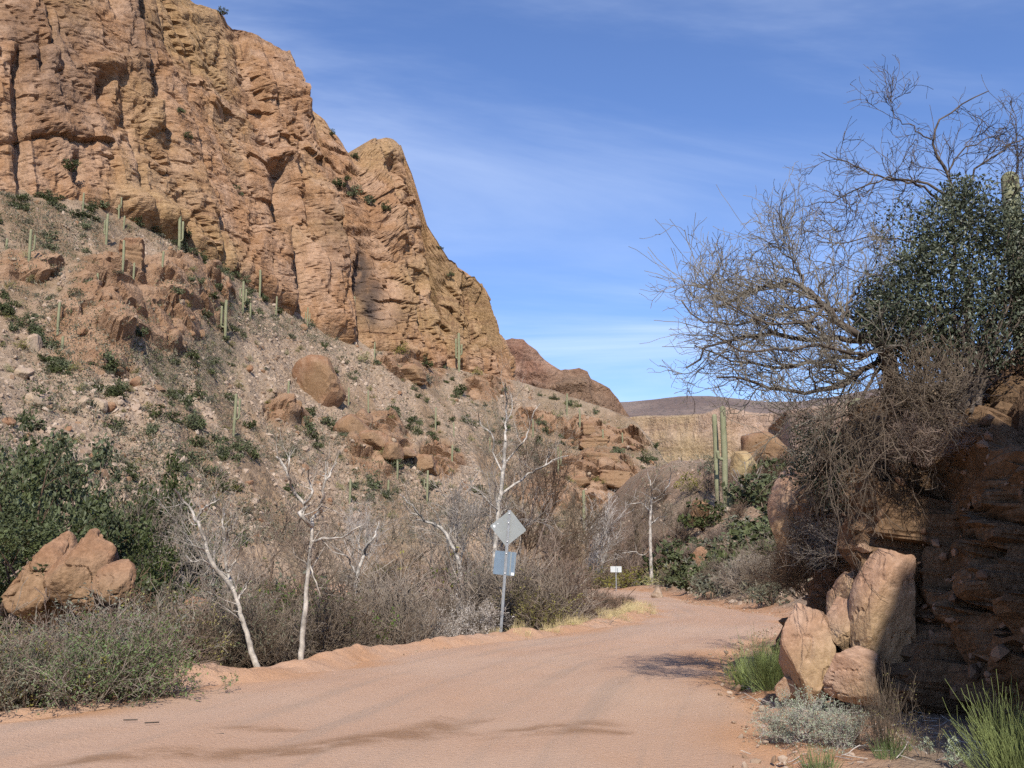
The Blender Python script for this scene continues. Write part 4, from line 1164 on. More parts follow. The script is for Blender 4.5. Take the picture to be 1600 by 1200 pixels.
for i, (u, vt, vb, arms, label, mk) in enumerate(SAG):
    p = on_hill(u, vb)
    _, _, zc_ = PIX(p)
    h = max(1.2, (vb - vt) / 1600 * zc_ * 1.02)
    r = min(0.24, max(0.12, 0.033 * h)) * rs.uniform(0.9, 1.1)
    al = []
    if 'l' in arms: al.append((-1, h * rs.uniform(.32, .45), h * rs.uniform(.72, .9), rs.uniform(-.5, .5)))
    if 'r' in arms: al.append((1, h * rs.uniform(.3, .45), h * rs.uniform(.7, .9), rs.uniform(-.5, .5)))
    saguaro(p, h, r, al, i, label, mk, rs.uniform(-.02, .02))
def sag_at(u, vt, vb, y, arms, label, r, mk=None, lean=0.0, seed=90):
    if vb: y = min(np.arange(66, 108, 1.5), key=lambda q: abs(float(PIX(ground_at(u, q))[1]) - vb))     # where the slope shows at the foot's row
    g = ground_at(u, y)
    top_ = W(u, vt, y)
    h = top_[2] - g[2]
    al = [(s_, h * a_, h * b_, c_) for s_, a_, b_, c_ in arms]
    return saguaro(g, h, r, al, seed, label, mk, lean)
sag_at(1122, 647, 789, 79, [], 'thinner of the twin tall saguaros above the bend', 0.18, 'the twin saguaros', -0.008, 91)
sag_at(1134, 634, 787, 78, [(-1, 0.45, 0.52, -0.3)], 'taller of the twin saguaros above the bend, a stub arm on its side', 0.2, None, 0.004, 92)
sag_at(1143, 768, 800, 81, [], 'short saguaro at the foot of the twin saguaros', 0.26, None, 0, 93)
# two on the bank hill behind the shrubs
for u, vt, y, r, lab, sd in ((1577, 268, 27, 0.23, 'lone saguaro top rising above the evergreen shrub on the bank', 94), (1342, 622, 17.5, 0.17, 'young ribbed saguaro behind the hanging dead twigs on the bank', 95)):
    t_ = W(u, vt, y)
    zb = bank_z(t_[0], y)
    saguaro(np.array([t_[0], y, min(zb, t_[2] - 1.2)]), t_[2] - min(zb, t_[2] - 1.2), r, [], sd, lab)
# ------------------------------------------------------------------ scatter on the stony slope
rng = np.random.default_rng(77)
vis = np.where(H_OK & (HU > -30) & (HU < 1150) & (HVv > 280) & (HVv < 850) & (HVv > np.interp(HU, [0, 260, 470, 800, 1000, 1100], [300, 370, 500, 600, 670, 790])))[0]
w_r = rockm[vis]
dens = fbm(np.stack([HU[vis] * 0.01, HVv[vis] * 0.016, 0 * HU[vis]], -1), 1.0, 3, 500)
_hb = np.floor(HU[vis] / 12).astype(int) * 200 + np.floor(HVv[vis] / 12).astype(int)
_, _inv, _cnt = np.unique(_hb, return_inverse=True, return_counts=True)
EVEN = 1.0 / _cnt[_inv] * np.clip(HZ[vis] / 130, .35, 1.2)
def pick(n, wt):
    wt = (np.clip(wt, 0, None) + 1e-3) * EVEN
    return vis[rng.choice(len(vis), n, replace=False, p=wt / wt.sum())]
SLOPE_OF = 'bushes scattered over the stony slope'
def shrub_on_hill(i, protos, s, name, what, cat='shrub', group=SLOPE_OF, flat=1.0):
    p = HV2[i] if np.isscalar(i) or isinstance(i, np.integer) else i
    o = link(name, protos[rng.integers(len(protos))], None, (p[0], p[1], p[2] - 0.12 * s), (rng.normal(0, .08), rng.normal(0, .08), rng.uniform(0, 6.28)), (s * rng.uniform(.85, 1.2), s * rng.uniform(.85, 1.2), s * flat * rng.uniform(.75, 1.15)))
    tag(o, None, cat, group)
    by_mark(o, what)
    return o
# the bushy band under the cliff and the green diagonal rows
bands = [([(205, 335), (262, 368), (330, 405), (400, 462), (450, 492)], 44, 12, 1.5), ([(0, 470), (45, 515), (75, 550), (108, 592)], 26, 7, 1.25), ([(150, 590), (192, 622)], 7, 5, 1.1), ([(20, 320), (90, 318), (150, 330)], 16, 12, 1.5), ([(268, 620), (305, 665)], 9, 5, 1.2), ([(600, 640), (655, 672), (685, 700)], 12, 5, 1.4), ([(300, 380), (345, 440), (350, 500)], 14, 14, 1.3), ([(345, 700), (372, 722)], 4, 6, 1.3)]
for pl, n, jit, s in bands:
    pl = np.array(pl, float); d = np.r_[0, np.cumsum(np.linalg.norm(np.diff(pl, axis=0), axis=1))]
    for _ in range(n):
        q = rng.uniform(0, d[-1]); u = np.interp(q, d, pl[:, 0]) + rng.normal(0, jit); v = np.interp(q, d, pl[:, 1]) + rng.normal(0, jit)
        shrub_on_hill(on_hill(u, v), GREEN_SHRUBS, s * rng.uniform(.6, 1.1), 'green_shrub', 'dark green bush')
for i in pick(165, (dens + 0.45) * (1 - 0.6 * w_r) * (0.5 + 0.5 * sstep(200, 500, HU[vis])) * (HVv[vis] < 785)):
    shrub_on_hill(i, GREEN_SHRUBS, rng.uniform(.75, 1.5) * (1.3 if rng.uniform() < .2 else 1), 'green_shrub', 'dark green bush')
# single round bushes that stand out
for u, v, s, nm in ((567, 556, 2.0, 'big round olive bush below the black-stained recess'), (628, 545, 2.3, 'broad olive bush against the foot of the cliff'), (665, 565, 1.9, 'dense green bush beside the brown ledge'), (672, 592, 1.9, 'grey twiggy bush below the brown ledge'), (716, 608, 2.2, 'big green bush beside the lower cliff end'), (748, 578, 2.0, 'olive bush under the end of the cliff'), (296, 365, 2.6, 'tall dark tree-like bush in the cliff cleft'), (508, 655, 1.5, 'bright green bush above the overhanging red boulder'), (486, 640, 1.4, 'green bush under the big orange slab'), (585, 755, 1.6, 'green bush below the rock rib'), (358, 712, 1.4, 'dark bush on the pale lower scree'), (205, 740, 1.3, 'dark bush where the scree meets the oaks'), (868, 648, 1.9, 'olive bush on the spur crest'), (850, 670, 1.7, 'wide green bush on the spur'), (965, 700, 1.8, 'green bush beside the long outcrop ledge'), (1005, 715, 1.9, 'green bush on the spur shoulder')):
    pr = OLIVE_SHRUBS if 'olive' in nm else GREY_SHRUBS if 'grey' in nm else GREEN_SHRUBS
    p = on_hill(u, v + 8)
    o = link('round_shrub', pr[rng.integers(len(pr))], None, (p[0], p[1], p[2] - .15), (0, 0, rng.uniform(0, 6)), (s, s, s * 1.05))
    tag(o, nm, 'shrub', 'large single bushes on the slope')
for i in pick(280, (0.5 + dens) * (1 - 0.7 * w_r)):
    shrub_on_hill(i, GREY_SHRUBS, rng.uniform(.5, 1.05), 'grey_shrub', 'small grey bush', flat=0.85)
for i in pick(150, (0.4 - dens) * (1 - 0.5 * w_r) * (.4 + .6 * sstep(500, 800, HU[vis]))):
    shrub_on_hill(i, OLIVE_SHRUBS, rng.uniform(.5, 1.2), 'olive_shrub', 'olive bush')
# on the cliff's ledges and crest
for k_, (u, v, s, nm) in enumerate(((352, 20, 1.3, 'bush on the rim of the cliff near its top'), (516, 210, 1.0, 'small bush on the steep edge of the cliff'), (552, 246, 1.3, 'bush in the notch beside the knob of the cliff'), (530, 292, 1.8, 'green bush on the sloping cliff ledge, upper end'), (552, 305, 1.8, 'green bush on the sloping cliff ledge, middle'), (575, 318, 1.7, 'green bush on the sloping cliff ledge, lower part'), (600, 326, 1.4, 'last green bush at the lower end of the cliff ledge'), (540, 280, 1.2, 'small bush above the cliff ledge'), (110, 262, 1.6, 'dark bush in the crack of the tall cliff'), (366, 305, 1.5, 'bush in the slanting gully of the cliff'), (684, 388, 1.0, 'bush on the falling edge of the cliff'), (700, 430, 1.0, 'bush in the vegetated crack near the cliff end'), (280, 175, 1.0, 'grey bush in the long gully of the cliff'), (290, 215, 1.1, 'grey bush lower in the long gully of the cliff'))):
    cu_, cv_, cz_ = PIX(CV)
    d2 = (cu_ - u) ** 2 + (cv_ - v) ** 2 + 0.02 * cz_
    p = CV[np.argmin(d2)]
    o = link('ledge_shrub', GREEN_SHRUBS[k_ % 5], None, (p[0] + 0.5, p[1] - 0.7, p[2] - 0.4), (0, 0, k_), s * 1.15)
    tag(o, nm, 'shrub', 'bushes on the cliff')
# loose stones and dry tufts: nobody could count them
def clones(name, V0, F0, pos, scale, seed, material, squash=(1, 1, 1), attrs=None, tilt=True):
    r = np.random.default_rng(seed); n = len(pos)
    k0 = len(V0) if V0.ndim == 3 else 1
    q = unit(r.normal(size=(n, 4))) if tilt else np.stack([np.cos(a := r.uniform(0, pi, n)), 0 * a, 0 * a, np.sin(a)], 1)
    w_, x_, y_, z_ = q.T
    Rm = np.stack([1 - 2 * (y_ ** 2 + z_ ** 2), 2 * (x_ * y_ - z_ * w_), 2 * (x_ * z_ + y_ * w_), 2 * (x_ * y_ + z_ * w_), 1 - 2 * (x_ ** 2 + z_ ** 2), 2 * (y_ * z_ - x_ * w_), 2 * (x_ * z_ - y_ * w_), 2 * (y_ * z_ + x_ * w_), 1 - 2 * (x_ ** 2 + y_ ** 2)], 1).reshape(n, 3, 3)
    vs = V0[r.integers(0, k0, n)] if V0.ndim == 3 else np.broadcast_to(V0, (n,) + V0.shape)
    V = np.einsum('nij,nkj->nki', Rm, vs * np.asarray(squash)) * scale[:, None, None] + pos[:, None]
    m_ = vs.shape[1]
    F = (F0[None] + (np.arange(n) * m_)[:, None, None]).reshape(-1, F0.shape[1])
    o = link(name, mesh_np(name, V.reshape(-1, 3), F, [material], False))
    return tag(o, kind='stuff')
ICV, ICF = ico(1)
r9 = np.random.default_rng(9)
stone_v = np.stack([ICV * r9.uniform(.55, 1.15, (len(ICV), 1)) * r9.uniform(.6, 1.2, 3) for _ in range(14)])
def stone_mat(name, a, b_):
    m, nt, b = mat(name)
    g = nd(nt, 'ShaderNodeNewGeometry')
    c = mixc(nt, g.outputs['Random Per Island'], a, b_)
    nt.links.new(c, b.inputs['Base Color'])
    return m
M_STONE = stone_mat('loose_stone', (0.21, 0.135, 0.085), (0.42, 0.325, 0.245))
ii = pick(9500, (0.05 + scree[vis]) * (1 - 0.8 * w_r))
s_ = 0.11 + 0.36 * rng.uniform(0, 1, len(ii)) ** 4
clones('scree_stones', stone_v, ICF, HV2[ii] + rng.normal(0, .12, (len(ii), 3)) * [1, 1, .3], s_, 1, M_STONE, (1, 1, .75))
ii = pick(150, (0.15 + scree[vis] + w_r))
for i in ii:                                  # larger blocks on the slope, one by one
    V, F = rock(int(i) % 37, (1, 1, .8), 3, 9, .05)
    s = 0.5 + 0.8 * rng.uniform() ** 3
    o = link('rock', bpy.data.meshes.get('rock_%d' % (int(i) % 37)) or mesh_np('rock_%d' % (int(i) % 37), V, F, [M_RED if i % 3 else M_PALE], False), None, HV2[i] + [0, 0, .1 * s], rng.uniform(0, 6, 3), s)
    tag(o, None, 'rock', 'loose blocks on the stony slope'); by_mark(o, 'loose rock block')
tv = []
for k_ in range(6):
    V, _ = leaves(np.random.default_rng(600 + k_), unit(np.random.default_rng(k_).normal(size=(10, 3))) * [0.5, 0.5, 0.32] + [0, 0, .22], 0.30, 0.3, 0.8)
    tv.append(V)
M_SCRUB = stone_mat('dry_scrub_leaf', (0.085, 0.085, 0.05), (0.26, 0.225, 0.165))
ii = pick(10500, (0.35 + dens) * (1 - 0.55 * w_r))
clones('dry_scrub', np.stack(tv), np.arange(40).reshape(10, 4), HV2[ii], rng.uniform(.4, 1.25, len(ii)), 3, M_SCRUB, tilt=False)

ii = pick(2600, (0.5 + dens) * (1 - 0.5 * w_r) * (HVv[vis] < 800))
clones('green_scrub', np.stack(tv), np.arange(40).reshape(10, 4), HV2[ii], rng.uniform(.5, 1.15, len(ii)), 4, stone_mat('green_scrub_leaf', (0.045, 0.055, 0.02), (0.13, 0.13, 0.06)), tilt=False)

# ------------------------------------------------------------------ thicket in the creek bed
def in_view(p, pad=60):
    u, v, z = PIX(np.array(p)); return z > 1 and -pad < u < 1600 + pad
MARKS_CREEK = {}
spots = []
r3 = np.random.default_rng(31)
cy = r3.uniform(12, 74, 6000); cu3 = r3.uniform(-60, 1030, 6000); cx3 = (cu3 - 800) / 1600 * cy
cz3, _, cdl, cdr = lay(cx3, cy)
for x, y, z, u, a_, b2 in zip(cx3, cy, cz3, cu3, cdl, cdr):
    if len(spots) >= 215: break
    if a_ < 1.3 and not (b2 > 2.0 and x < 6): continue
    if any((x - a) ** 2 + (y - b_) ** 2 < (0.016 * (y + b_) + 0.45) ** 2 for a, b_, _ in spots): continue
    if u < 200 and 18 < y < 28: continue
    if 690 < u < 850 and y < 25.5: continue
    if 905 < u < 1010 and 26 < y < 66: continue
    spots.append((x, y, float(z)))
CREEK = 'leafless bushes in the creek thicket'
for x, y, z in spots:
    near_ = y < 24
    pr = BARE_NEAR if near_ else BARE_FAR
    u = 800 + 1600 * x / y
    s = r3.uniform(1.3, 2.1) if near_ else r3.uniform(2.0, 3.6)
    if r3.uniform() < (.45 if u < 620 else .25): pr = LEAFY_NEAR
    # keep the crowns below the line that the photograph shows
    vtop = np.interp(u, [-100, 0, 215, 330, 500, 700, 900, 1000], [960, 960, 900, 890, 890, 880, 870, 870]) + r3.uniform(-15, 60)
    zt = W(u, vtop, y)[2]
    s = max(0.7, min(s, (zt - z) / 1.15))
    o = link('thicket_bush', pr[r3.integers(len(pr))], None, (x, y, z - .05), (r3.normal(0, .06), r3.normal(0, .06), r3.uniform(0, 6.28)), (s * r3.uniform(.85, 1.2), s * r3.uniform(.85, 1.2), s * r3.uniform(.9, 1.1)))
    tag(o, None, 'bush', CREEK); by_mark(o, 'leafless grey-brown bush' if pr is not LEAFY_NEAR else 'sparsely leaved bush')

# brush right at the road edge, lower left
FRONT = 'brush crowding the road edge'
for k_, (u, y, s, kind) in enumerate(((20, 11.6, 1.0, 2), (70, 12.2, 1.1, 0), (120, 11.7, .8, 1), (165, 12.3, .9, 3), (205, 12.8, .85, 1), (-10, 12.8, 1.3, 4), (50, 13.6, 1.4, 5), (110, 13.6, 1.3, 4), (165, 14.2, 1.3, 2), (225, 14.6, 1.2, 5), (255, 15.6, 1.2, 0), (20, 15.2, 1.7, 5), (95, 15.6, 1.6, 0), (150, 16.2, 1.7, 4), (210, 16.8, 1.5, 0), (270, 17.4, 1.5, 5), (320, 17.0, 1.2, 2), (345, 18.5, 1.5, 4), (430, 18.6, 1.2, 4), (300, 19.5, 1.6, 0), (385, 20.0, 1.4, 1), (520, 20.2, 1.0, 5), (560, 21.5, 1.1, 4), (470, 22.0, 1.3, 5), (235, 19.5, 1.5, 0), (275, 20.2, 1.6, 0), (312, 21.4, 1.5, 0), (345, 22, 1.3, 3), (255, 25, 1.6, 1), (290, 27, 1.7, 3), (220, 24, 1.4, 1), (330, 26, 1.5, 1))):
    g = ground_at(u, y)
    pr = LEAFY_NEAR[kind] if kind < 4 else BARE_NEAR[kind - 4]
    s = max(.5, min(s, (W(u, np.interp(u, [0, 120, 230, 330], [985, 985, 950, 930]), y)[2] - g[2]) / 1.1))
    o = link('roadside_bush', pr, None, g, (0, 0, k_ * 1.7), (s * 1.1, s * 1.1, s))
    tag(o, None, 'bush', FRONT)
    by_mark(o, ('olive twiggy bush', 'green weedy bush', 'grey-green bush', 'green sprawling bush', 'bare grey bush', 'bare brown bush')[kind])
mark('the roadside dirt hump', 310, 1050); mark('the leaning white tree', 395, 1010); mark('the tall white tree', 472, 1000)
mark('the diamond road sign', 785, 960); mark('the split boulders', 95, 930); mark('the small far sign', 962, 905)
mark('the green oaks', 90, 780); mark('the white tree behind the sign', 780, 800); mark('the bare tree by the bend', 1016, 880)
mark('the creek edge in the picture corner', 20, 1080); mark('the middle of the creek thicket', 620, 920)

# pale fluffy bush left of the sign
MF = bare_bush(520, M_TWIGP, 30, 1.0, 0.75, 0.008, 8, 5, .4, .2, .16, .003, M_FLUFF, 2600, .035)
for k_, (u, y, s, lb) in enumerate(((745, 23.6, .95, 'pale fluffy seed-headed bush just beside the diamond sign post'), (690, 22.6, .85, 'pale fluffy seed-headed bush away from the sign on the berm edge'), (640, 22.2, .8, 'fading pale bush at the end of the fluffy row'))):
    g = ground_at(u, y)
    tag(link('fluffy_bush', MF, None, g, (0, 0, k_ * 2), s), lb, 'bush', 'pale fluffy bushes beside the sign')
# dense brown bushes behind the sign and along the berm to the bend
for k_, (u, y, s) in enumerate(((830, 27, 1.7), (870, 28.5, 1.6), (905, 31, .7), (800, 27.5, 1.8), (850, 33, 2.0), (930, 36, .4), (955, 37.5, .5), (975, 39, .42), (890, 36, 1.2), (820, 34, 2.0), (760, 29, 1.4), (715, 28, 1.4), (940, 42, .5), (985, 44, .3), (860, 45, 1.7), (900, 48, 1.0))):
    g = ground_at(u, y)
    o = link('berm_bush', BARE_NEAR[k_ % 4], None, g, (0, 0, k_ * 1.3), (s * 1.15, s * 1.15, s))
    tag(o, None, 'bush', 'brown bushes along the berm'); by_mark(o, 'dense brown bush')
# dry yellow grass on the berm
GR = [tuft(540 + i, M_GRASS, 130, .32, .45, .0035, .1, (0, 0, -.03), .18) for i in range(3)]
lp = curve(LEFT[11:16], 60)
for k_ in range(30):
    i = r3.integers(0, 60); p = lp[i] + np.array([r3.normal(-.35, .3), r3.normal(.3, .3)])
    s = r3.uniform(.6, 1.25)
    o = link('grass_tuft', GR[k_ % 3], None, (p[0], p[1], gz(*p) + .02 + .1), (0, 0, r3.uniform(0, 6)), s)
    tag(o, None, 'grass', 'dry grass tufts on the berm'); by_mark(o, 'dry yellow grass tuft')

# ------------------------------------------------------------------ green oaks at the left
def oak(seed, h, w, n=11000, lsz=0.13):
    r = np.random.default_rng(seed)
    tb = MB(); P0 = walk(r, np.zeros((3, 3)) + [0, 0, -.3], np.array([[.15, 0, 1], [-.2, .1, 1], [.05, -.25, 1.0]]), h * .55, 7, .12)
    R0 = np.linspace(.16, .07, 7)[None] * np.ones((3, 1)); tb.add(*tubes(P0, R0, 6))
    P1, R1 = kids(r, P0, R0, 7, .8, h * .45, 5, .15, (0, 0, .03), .3, 1, .6, .35); tb.add(*tubes(P1, R1, 4))
    P2, R2 = kids(r, P1, R1, 5, .7, h * .22, 4, .2, (0, 0, .02), .3, 1, .6, .35); tb.add(*tubes(P2, R2, 3))
    tips = P2[:, -2:].reshape(-1, 3)
    tips = tips[r.permutation(len(tips))[:150]]
    i = r.integers(0, len(tips), n)
    rad_ = r.uniform(.25, .55, len(tips))[i][:, None]
    C = tips[i] + unit(r.normal(size=(n, 3))) * (r.uniform(.2, 1, n) ** .5)[:, None] * rad_ * [1, 1, .7]
    C[:, 2] = np.maximum(C[:, 2], 0.2)
    C[:, :2] *= w / (h * .62)
    cb_ = MB().add(*leaves(r, C, lsz, .6, .3))
    return tb.mesh('trunk', [M_TWIGR], True), cb_.mesh('crown', [M_LOAK])
OAKS = [oak(700 + i, 5.0, (2.6, 3.0, 2.8)[i]) for i in range(3)]
for k_, (u, vt, y, s, lb) in enumerate(((30, 690, 33, 1.0, 'green oak at the picture edge above the split boulders'), (95, 742, 36, 1.0, 'broad green oak behind the rough split boulder'), (-25, 660, 40, 1.1, 'dark oak rising highest at the picture edge'), (150, 790, 34, .85, 'rounded green oak behind the smooth-topped boulder'), (60, 770, 30, .85, 'low green oak just behind the split boulders'), (255, 735, 44, .95, 'dusky oak standing alone below the scree'), (120, 700, 42, 1.0, 'oak crown against the pale scree, next to the flat slab'), (205, 770, 42, .8, 'small dark oak below the egg-shaped boulder'), (0, 800, 27, .8, 'low oak beside the split boulders at the picture edge'), (225, 845, 31, .6, 'low green oak bush beside the leaning white tree'), (185, 830, 37, .75, 'oak with dull green crown among the grey brush'))):
    g = ground_at(u, y); h = (W(u, vt, y)[2] - g[2]) / 5.2
    h = max(0.5, h)
    root = tag(link('oak_tree', None, None, g, (0, 0, k_ * 1.1), (s * 1.25, s * 1.25, h * 1.1)), lb, 'tree', 'green oaks by the creek')
    tm, cm = OAKS[k_ % 3]
    link('trunk', tm, root); link('crown', cm, root)

# ------------------------------------------------------------------ white sycamores
def px_path(pts, y, jit=0.0, r=None):
    out_ = []
    for i, q in enumerate(pts):
        yy = y + (q[2] if len(q) > 2 else 0) + (r.normal(0, jit) if r is not None else 0)
        out_.append(W(q[0], q[1], yy))
    return np.array(out_)
def sycamore(label, y, trunk, limbs, r0, seed, foot_down=True, twig=0.6, ntw=5, mk=None):
    r = np.random.default_rng(seed)
    T = px_path(trunk, y)
    g = ground_at(trunk[0][0], y)
    if foot_down and T[0, 2] > g[2] - .1: T = np.vstack([[T[0, 0], T[0, 1], g[2] - .3], T])
    base = T[0].copy()
    root = tag(link('sycamore_tree', None, None, base), label, 'tree', 'white-barked sycamores')
    Tc = curve(T - base, 22); R_ = r0 * np.linspace(1.1, .55, 22) * (1 + .08 * r.normal(size=22))
    Tc[1:-1] += r.normal(0, r0 * .14, (20, 3))
    link('trunk', mesh_np('trunk', *tubes(Tc, R_, 8), [M_WHITE], True), root)
    allP, allR = [Tc[None, ::3]], [R_[None, ::3]]
    for pts, rr in limbs:
        L = px_path(pts, y, 0.25 * y / 17, r); L[0] = px_path([pts[0]], y)[0]
        Lc_ = curve(L - base, 14); Lc_[1:-1] += r.normal(0, rr * .35, (12, 3))
        Rl = rr * .78 * np.linspace(1, .35, 14)
        link('limb', mesh_np('limb', *tubes(Lc_, Rl, 6), [M_WHITE], True), root)
        allP.append(Lc_[None, ::2]); allR.append(Rl[None, ::2])
    tw = MB()
    for P, R1 in zip(allP, allR):
        lo = .6 if P is allP[0] else .15
        P1, Q1 = kids(r, P, R1, ntw, .8, twig, 6, .22, (0, 0, .05), lo, 1, .45, .35, .15, r0 * .04)
        P2, Q2 = kids(r, P1, Q1, 6, .7, twig * .5, 5, .22, (0, 0, .05), .2, 1, .6, .4, .1, r0 * .035)
        P3, Q3 = kids(r, P2, Q2, 2, .7, twig * .28, 4, .22, (0, 0, .03), .2, 1, .6, .5, .05, r0 * .03)
        tw.add(*tubes(P1, Q1 * .75, 4), 0); tw.add(*tubes(P2, Q2, 3), 1); tw.add(*tubes(P3, Q3, 3), 1)
    o = link('crown', tw.mesh('crown', [M_WHITE, M_TWIG]), root)
    return root
sycamore('tall slender white-barked bare tree rising from the berm edge, forked high', 17.0, [(469, 1046), (473, 1000), (477, 950), (481, 900), (484, 862), (488, 838), (487, 822)],
    [([(487, 822), (471, 807), (475, 790), (456, 760), (450, 740), (441, 722), (432, 714)], .052), ([(475, 790), (487, 773), (483, 750), (482, 735)], .032), ([(487, 822), (492, 806), (505, 780), (507, 756), (515, 740), (526, 722)], .052), ([(489, 846), (508, 841), (522, 842), (540, 835), (556, 826), (568, 820)], .034), ([(484, 880), (492, 905), (500, 930), (496, 938)], .02), ([(450, 745), (452, 720), (453, 706)], .022), ([(508, 752), (509, 735), (508, 720)], .022)], .048, 1, twig=.6)
sycamore('white-barked bare tree leaning hard over the brush, mottled trunk', 16.0, [(404, 1052), (396, 1028), (388, 1000), (380, 972), (371, 940), (364, 920)],
    [([(364, 920), (345, 898), (330, 872), (322, 850), (309, 828), (305, 806), (288, 786), (272, 764)], .05), ([(307, 812), (318, 795), (332, 786), (345, 780)], .028), ([(362, 915), (355, 893), (351, 868), (352, 838), (362, 821)], .042), ([(352, 840), (348, 815), (350, 790)], .024), ([(326, 862), (305, 852), (292, 842)], .022), ([(337, 892), (318, 876), (300, 878), (292, 868)], .02), ([(371, 938), (385, 915), (392, 900)], .022), ([(356, 895), (370, 872), (378, 848)], .024)], .05, 2, twig=.55)
sycamore('wide bare white-limbed tree behind the diamond road sign', 41.0, [(772, 880), (776, 830), (778, 803), (783, 765), (787, 731), (790, 690)],
    [([(790, 690), (791, 650), (791, 620), (790, 600)], .075), ([(784, 772), (806, 755), (828, 741), (850, 728), (866, 719), (888, 712)], .075), ([(788, 725), (806, 703), (818, 690), (825, 675), (831, 650), (844, 631)], .06), ([(787, 740), (772, 710), (770, 680), (752, 664), (748, 645)], .055), ([(791, 660), (800, 640), (798, 615)], .04), ([(850, 730), (858, 712), (856, 700)], .035), ([(779, 800), (760, 780), (745, 765), (720, 752)], .04)], .12, 3, twig=1.3)
sycamore('bare grey-white tree beside the road bend, arms spread low', 62.0, [(1018, 920), (1017, 869), (1016, 830), (1016, 800), (1020, 775)],
    [([(1020, 778), (1028, 778), (1040, 765), (1047, 753), (1047, 731)], .09), ([(1016, 800), (1005, 788), (994, 786), (978, 790)], .07), ([(1019, 818), (1030, 809), (1042, 808)], .06), ([(1020, 776), (1016, 755), (1012, 738)], .06), ([(1017, 860), (1004, 868), (990, 862), (972, 864)], .06)], .11, 4, twig=1.6)
sycamore('pale crooked bare tree with a low bent limb between tall tree and sign', 27.0, [(532, 1030), (540, 1000), (553, 965), (553, 935), (559, 898), (570, 864)],
    [([(570, 864), (575, 850), (586, 838), (592, 815)], .05), ([(553, 965), (548, 988), (532, 1002)], .05), ([(559, 900), (548, 880), (540, 868), (520, 862)], .04), ([(568, 868), (560, 850), (562, 835)], .035)], .08, 5, twig=.9)
sycamore('white bare limb arching over the brush below the rock rib', 36.0, [(720, 900), (705, 850), (688, 823), (664, 815)],
    [([(664, 815), (655, 803), (640, 786), (625, 772)], .05), ([(664, 815), (652, 812), (644, 815)], .03), ([(658, 806), (640, 800), (630, 785)], .03), ([(700, 842), (706, 820), (700, 805)], .03), ([(690, 824), (680, 800), (668, 786)], .03)], .085, 6, twig=.9)
# thin bare trees through the thicket
def thin_tree(seed):
    r = np.random.default_rng(seed); mb = MB()
    P0 = walk(r, np.zeros((2, 3)) + [0, 0, -.2], np.array([[.1, .1, 1], [-.25, -.1, 1]]), 3.4, 8, .10, (0, 0, .03))
    R0 = np.linspace(.06, .02, 8)[None] * np.ones((2, 1))
    tb = MB().add(*tubes(P0, R0, 5))
    P1, R1 = kids(r, P0, R0, 11, .6, 1.5, 6, .16, (0, 0, .06), .2, 1, .6, .35)
    P2, R2 = kids(r, P1, R1, 8, .6, .75, 5, .2, (0, 0, .05), .2, 1, .6, .4, 0, .006)
    P3, R3 = kids(r, P2, R2, 6, .6, .35, 4, .2, (0, 0, .04), .2, 1, .6, .5, 0, .0045)
    mb.add(*tubes(P1, R1, 4)); mb.add(*tubes(P2, R2, 3)); mb.add(*tubes(P3, R3, 3))
    return tb, mb
TH = []
for i in range(4):
    tb, mb = thin_tree(800 + i); m_ = (M_TWIG, M_TWIGP, M_TWIGR, M_TWIG)[i]
    TH.append((tb.mesh('trunk', [m_], True), mb.mesh('crown', [m_])))
r4 = np.random.default_rng(44)
for k_, (u, y, vt) in enumerate(((215, 36, 800), (300, 40, 790), (420, 42, 800), (590, 40, 820), (700, 50, 790), (740, 46, 740), (820, 52, 700), (870, 56, 790), (905, 66, 780), (940, 70, 780), (985, 72, 800), (1040, 76, 760), (1000, 82, 780), (560, 60, 790), (880, 48, 830), (880, 56, 815), (800, 70, 680))):
    g = ground_at(u, y); h = max(1.6, W(u, vt, y)[2] - g[2]) / 4.2
    root = tag(link('thin_tree', None, None, g, (0, 0, r4.uniform(0, 6)), (h, h, h)), None, 'tree', 'thin bare trees in the thicket')
    by_mark(root, 'thin leafless tree')
    tm, cm = TH[k_ % 4]; link('trunk', tm, root); link('crown', cm, root)

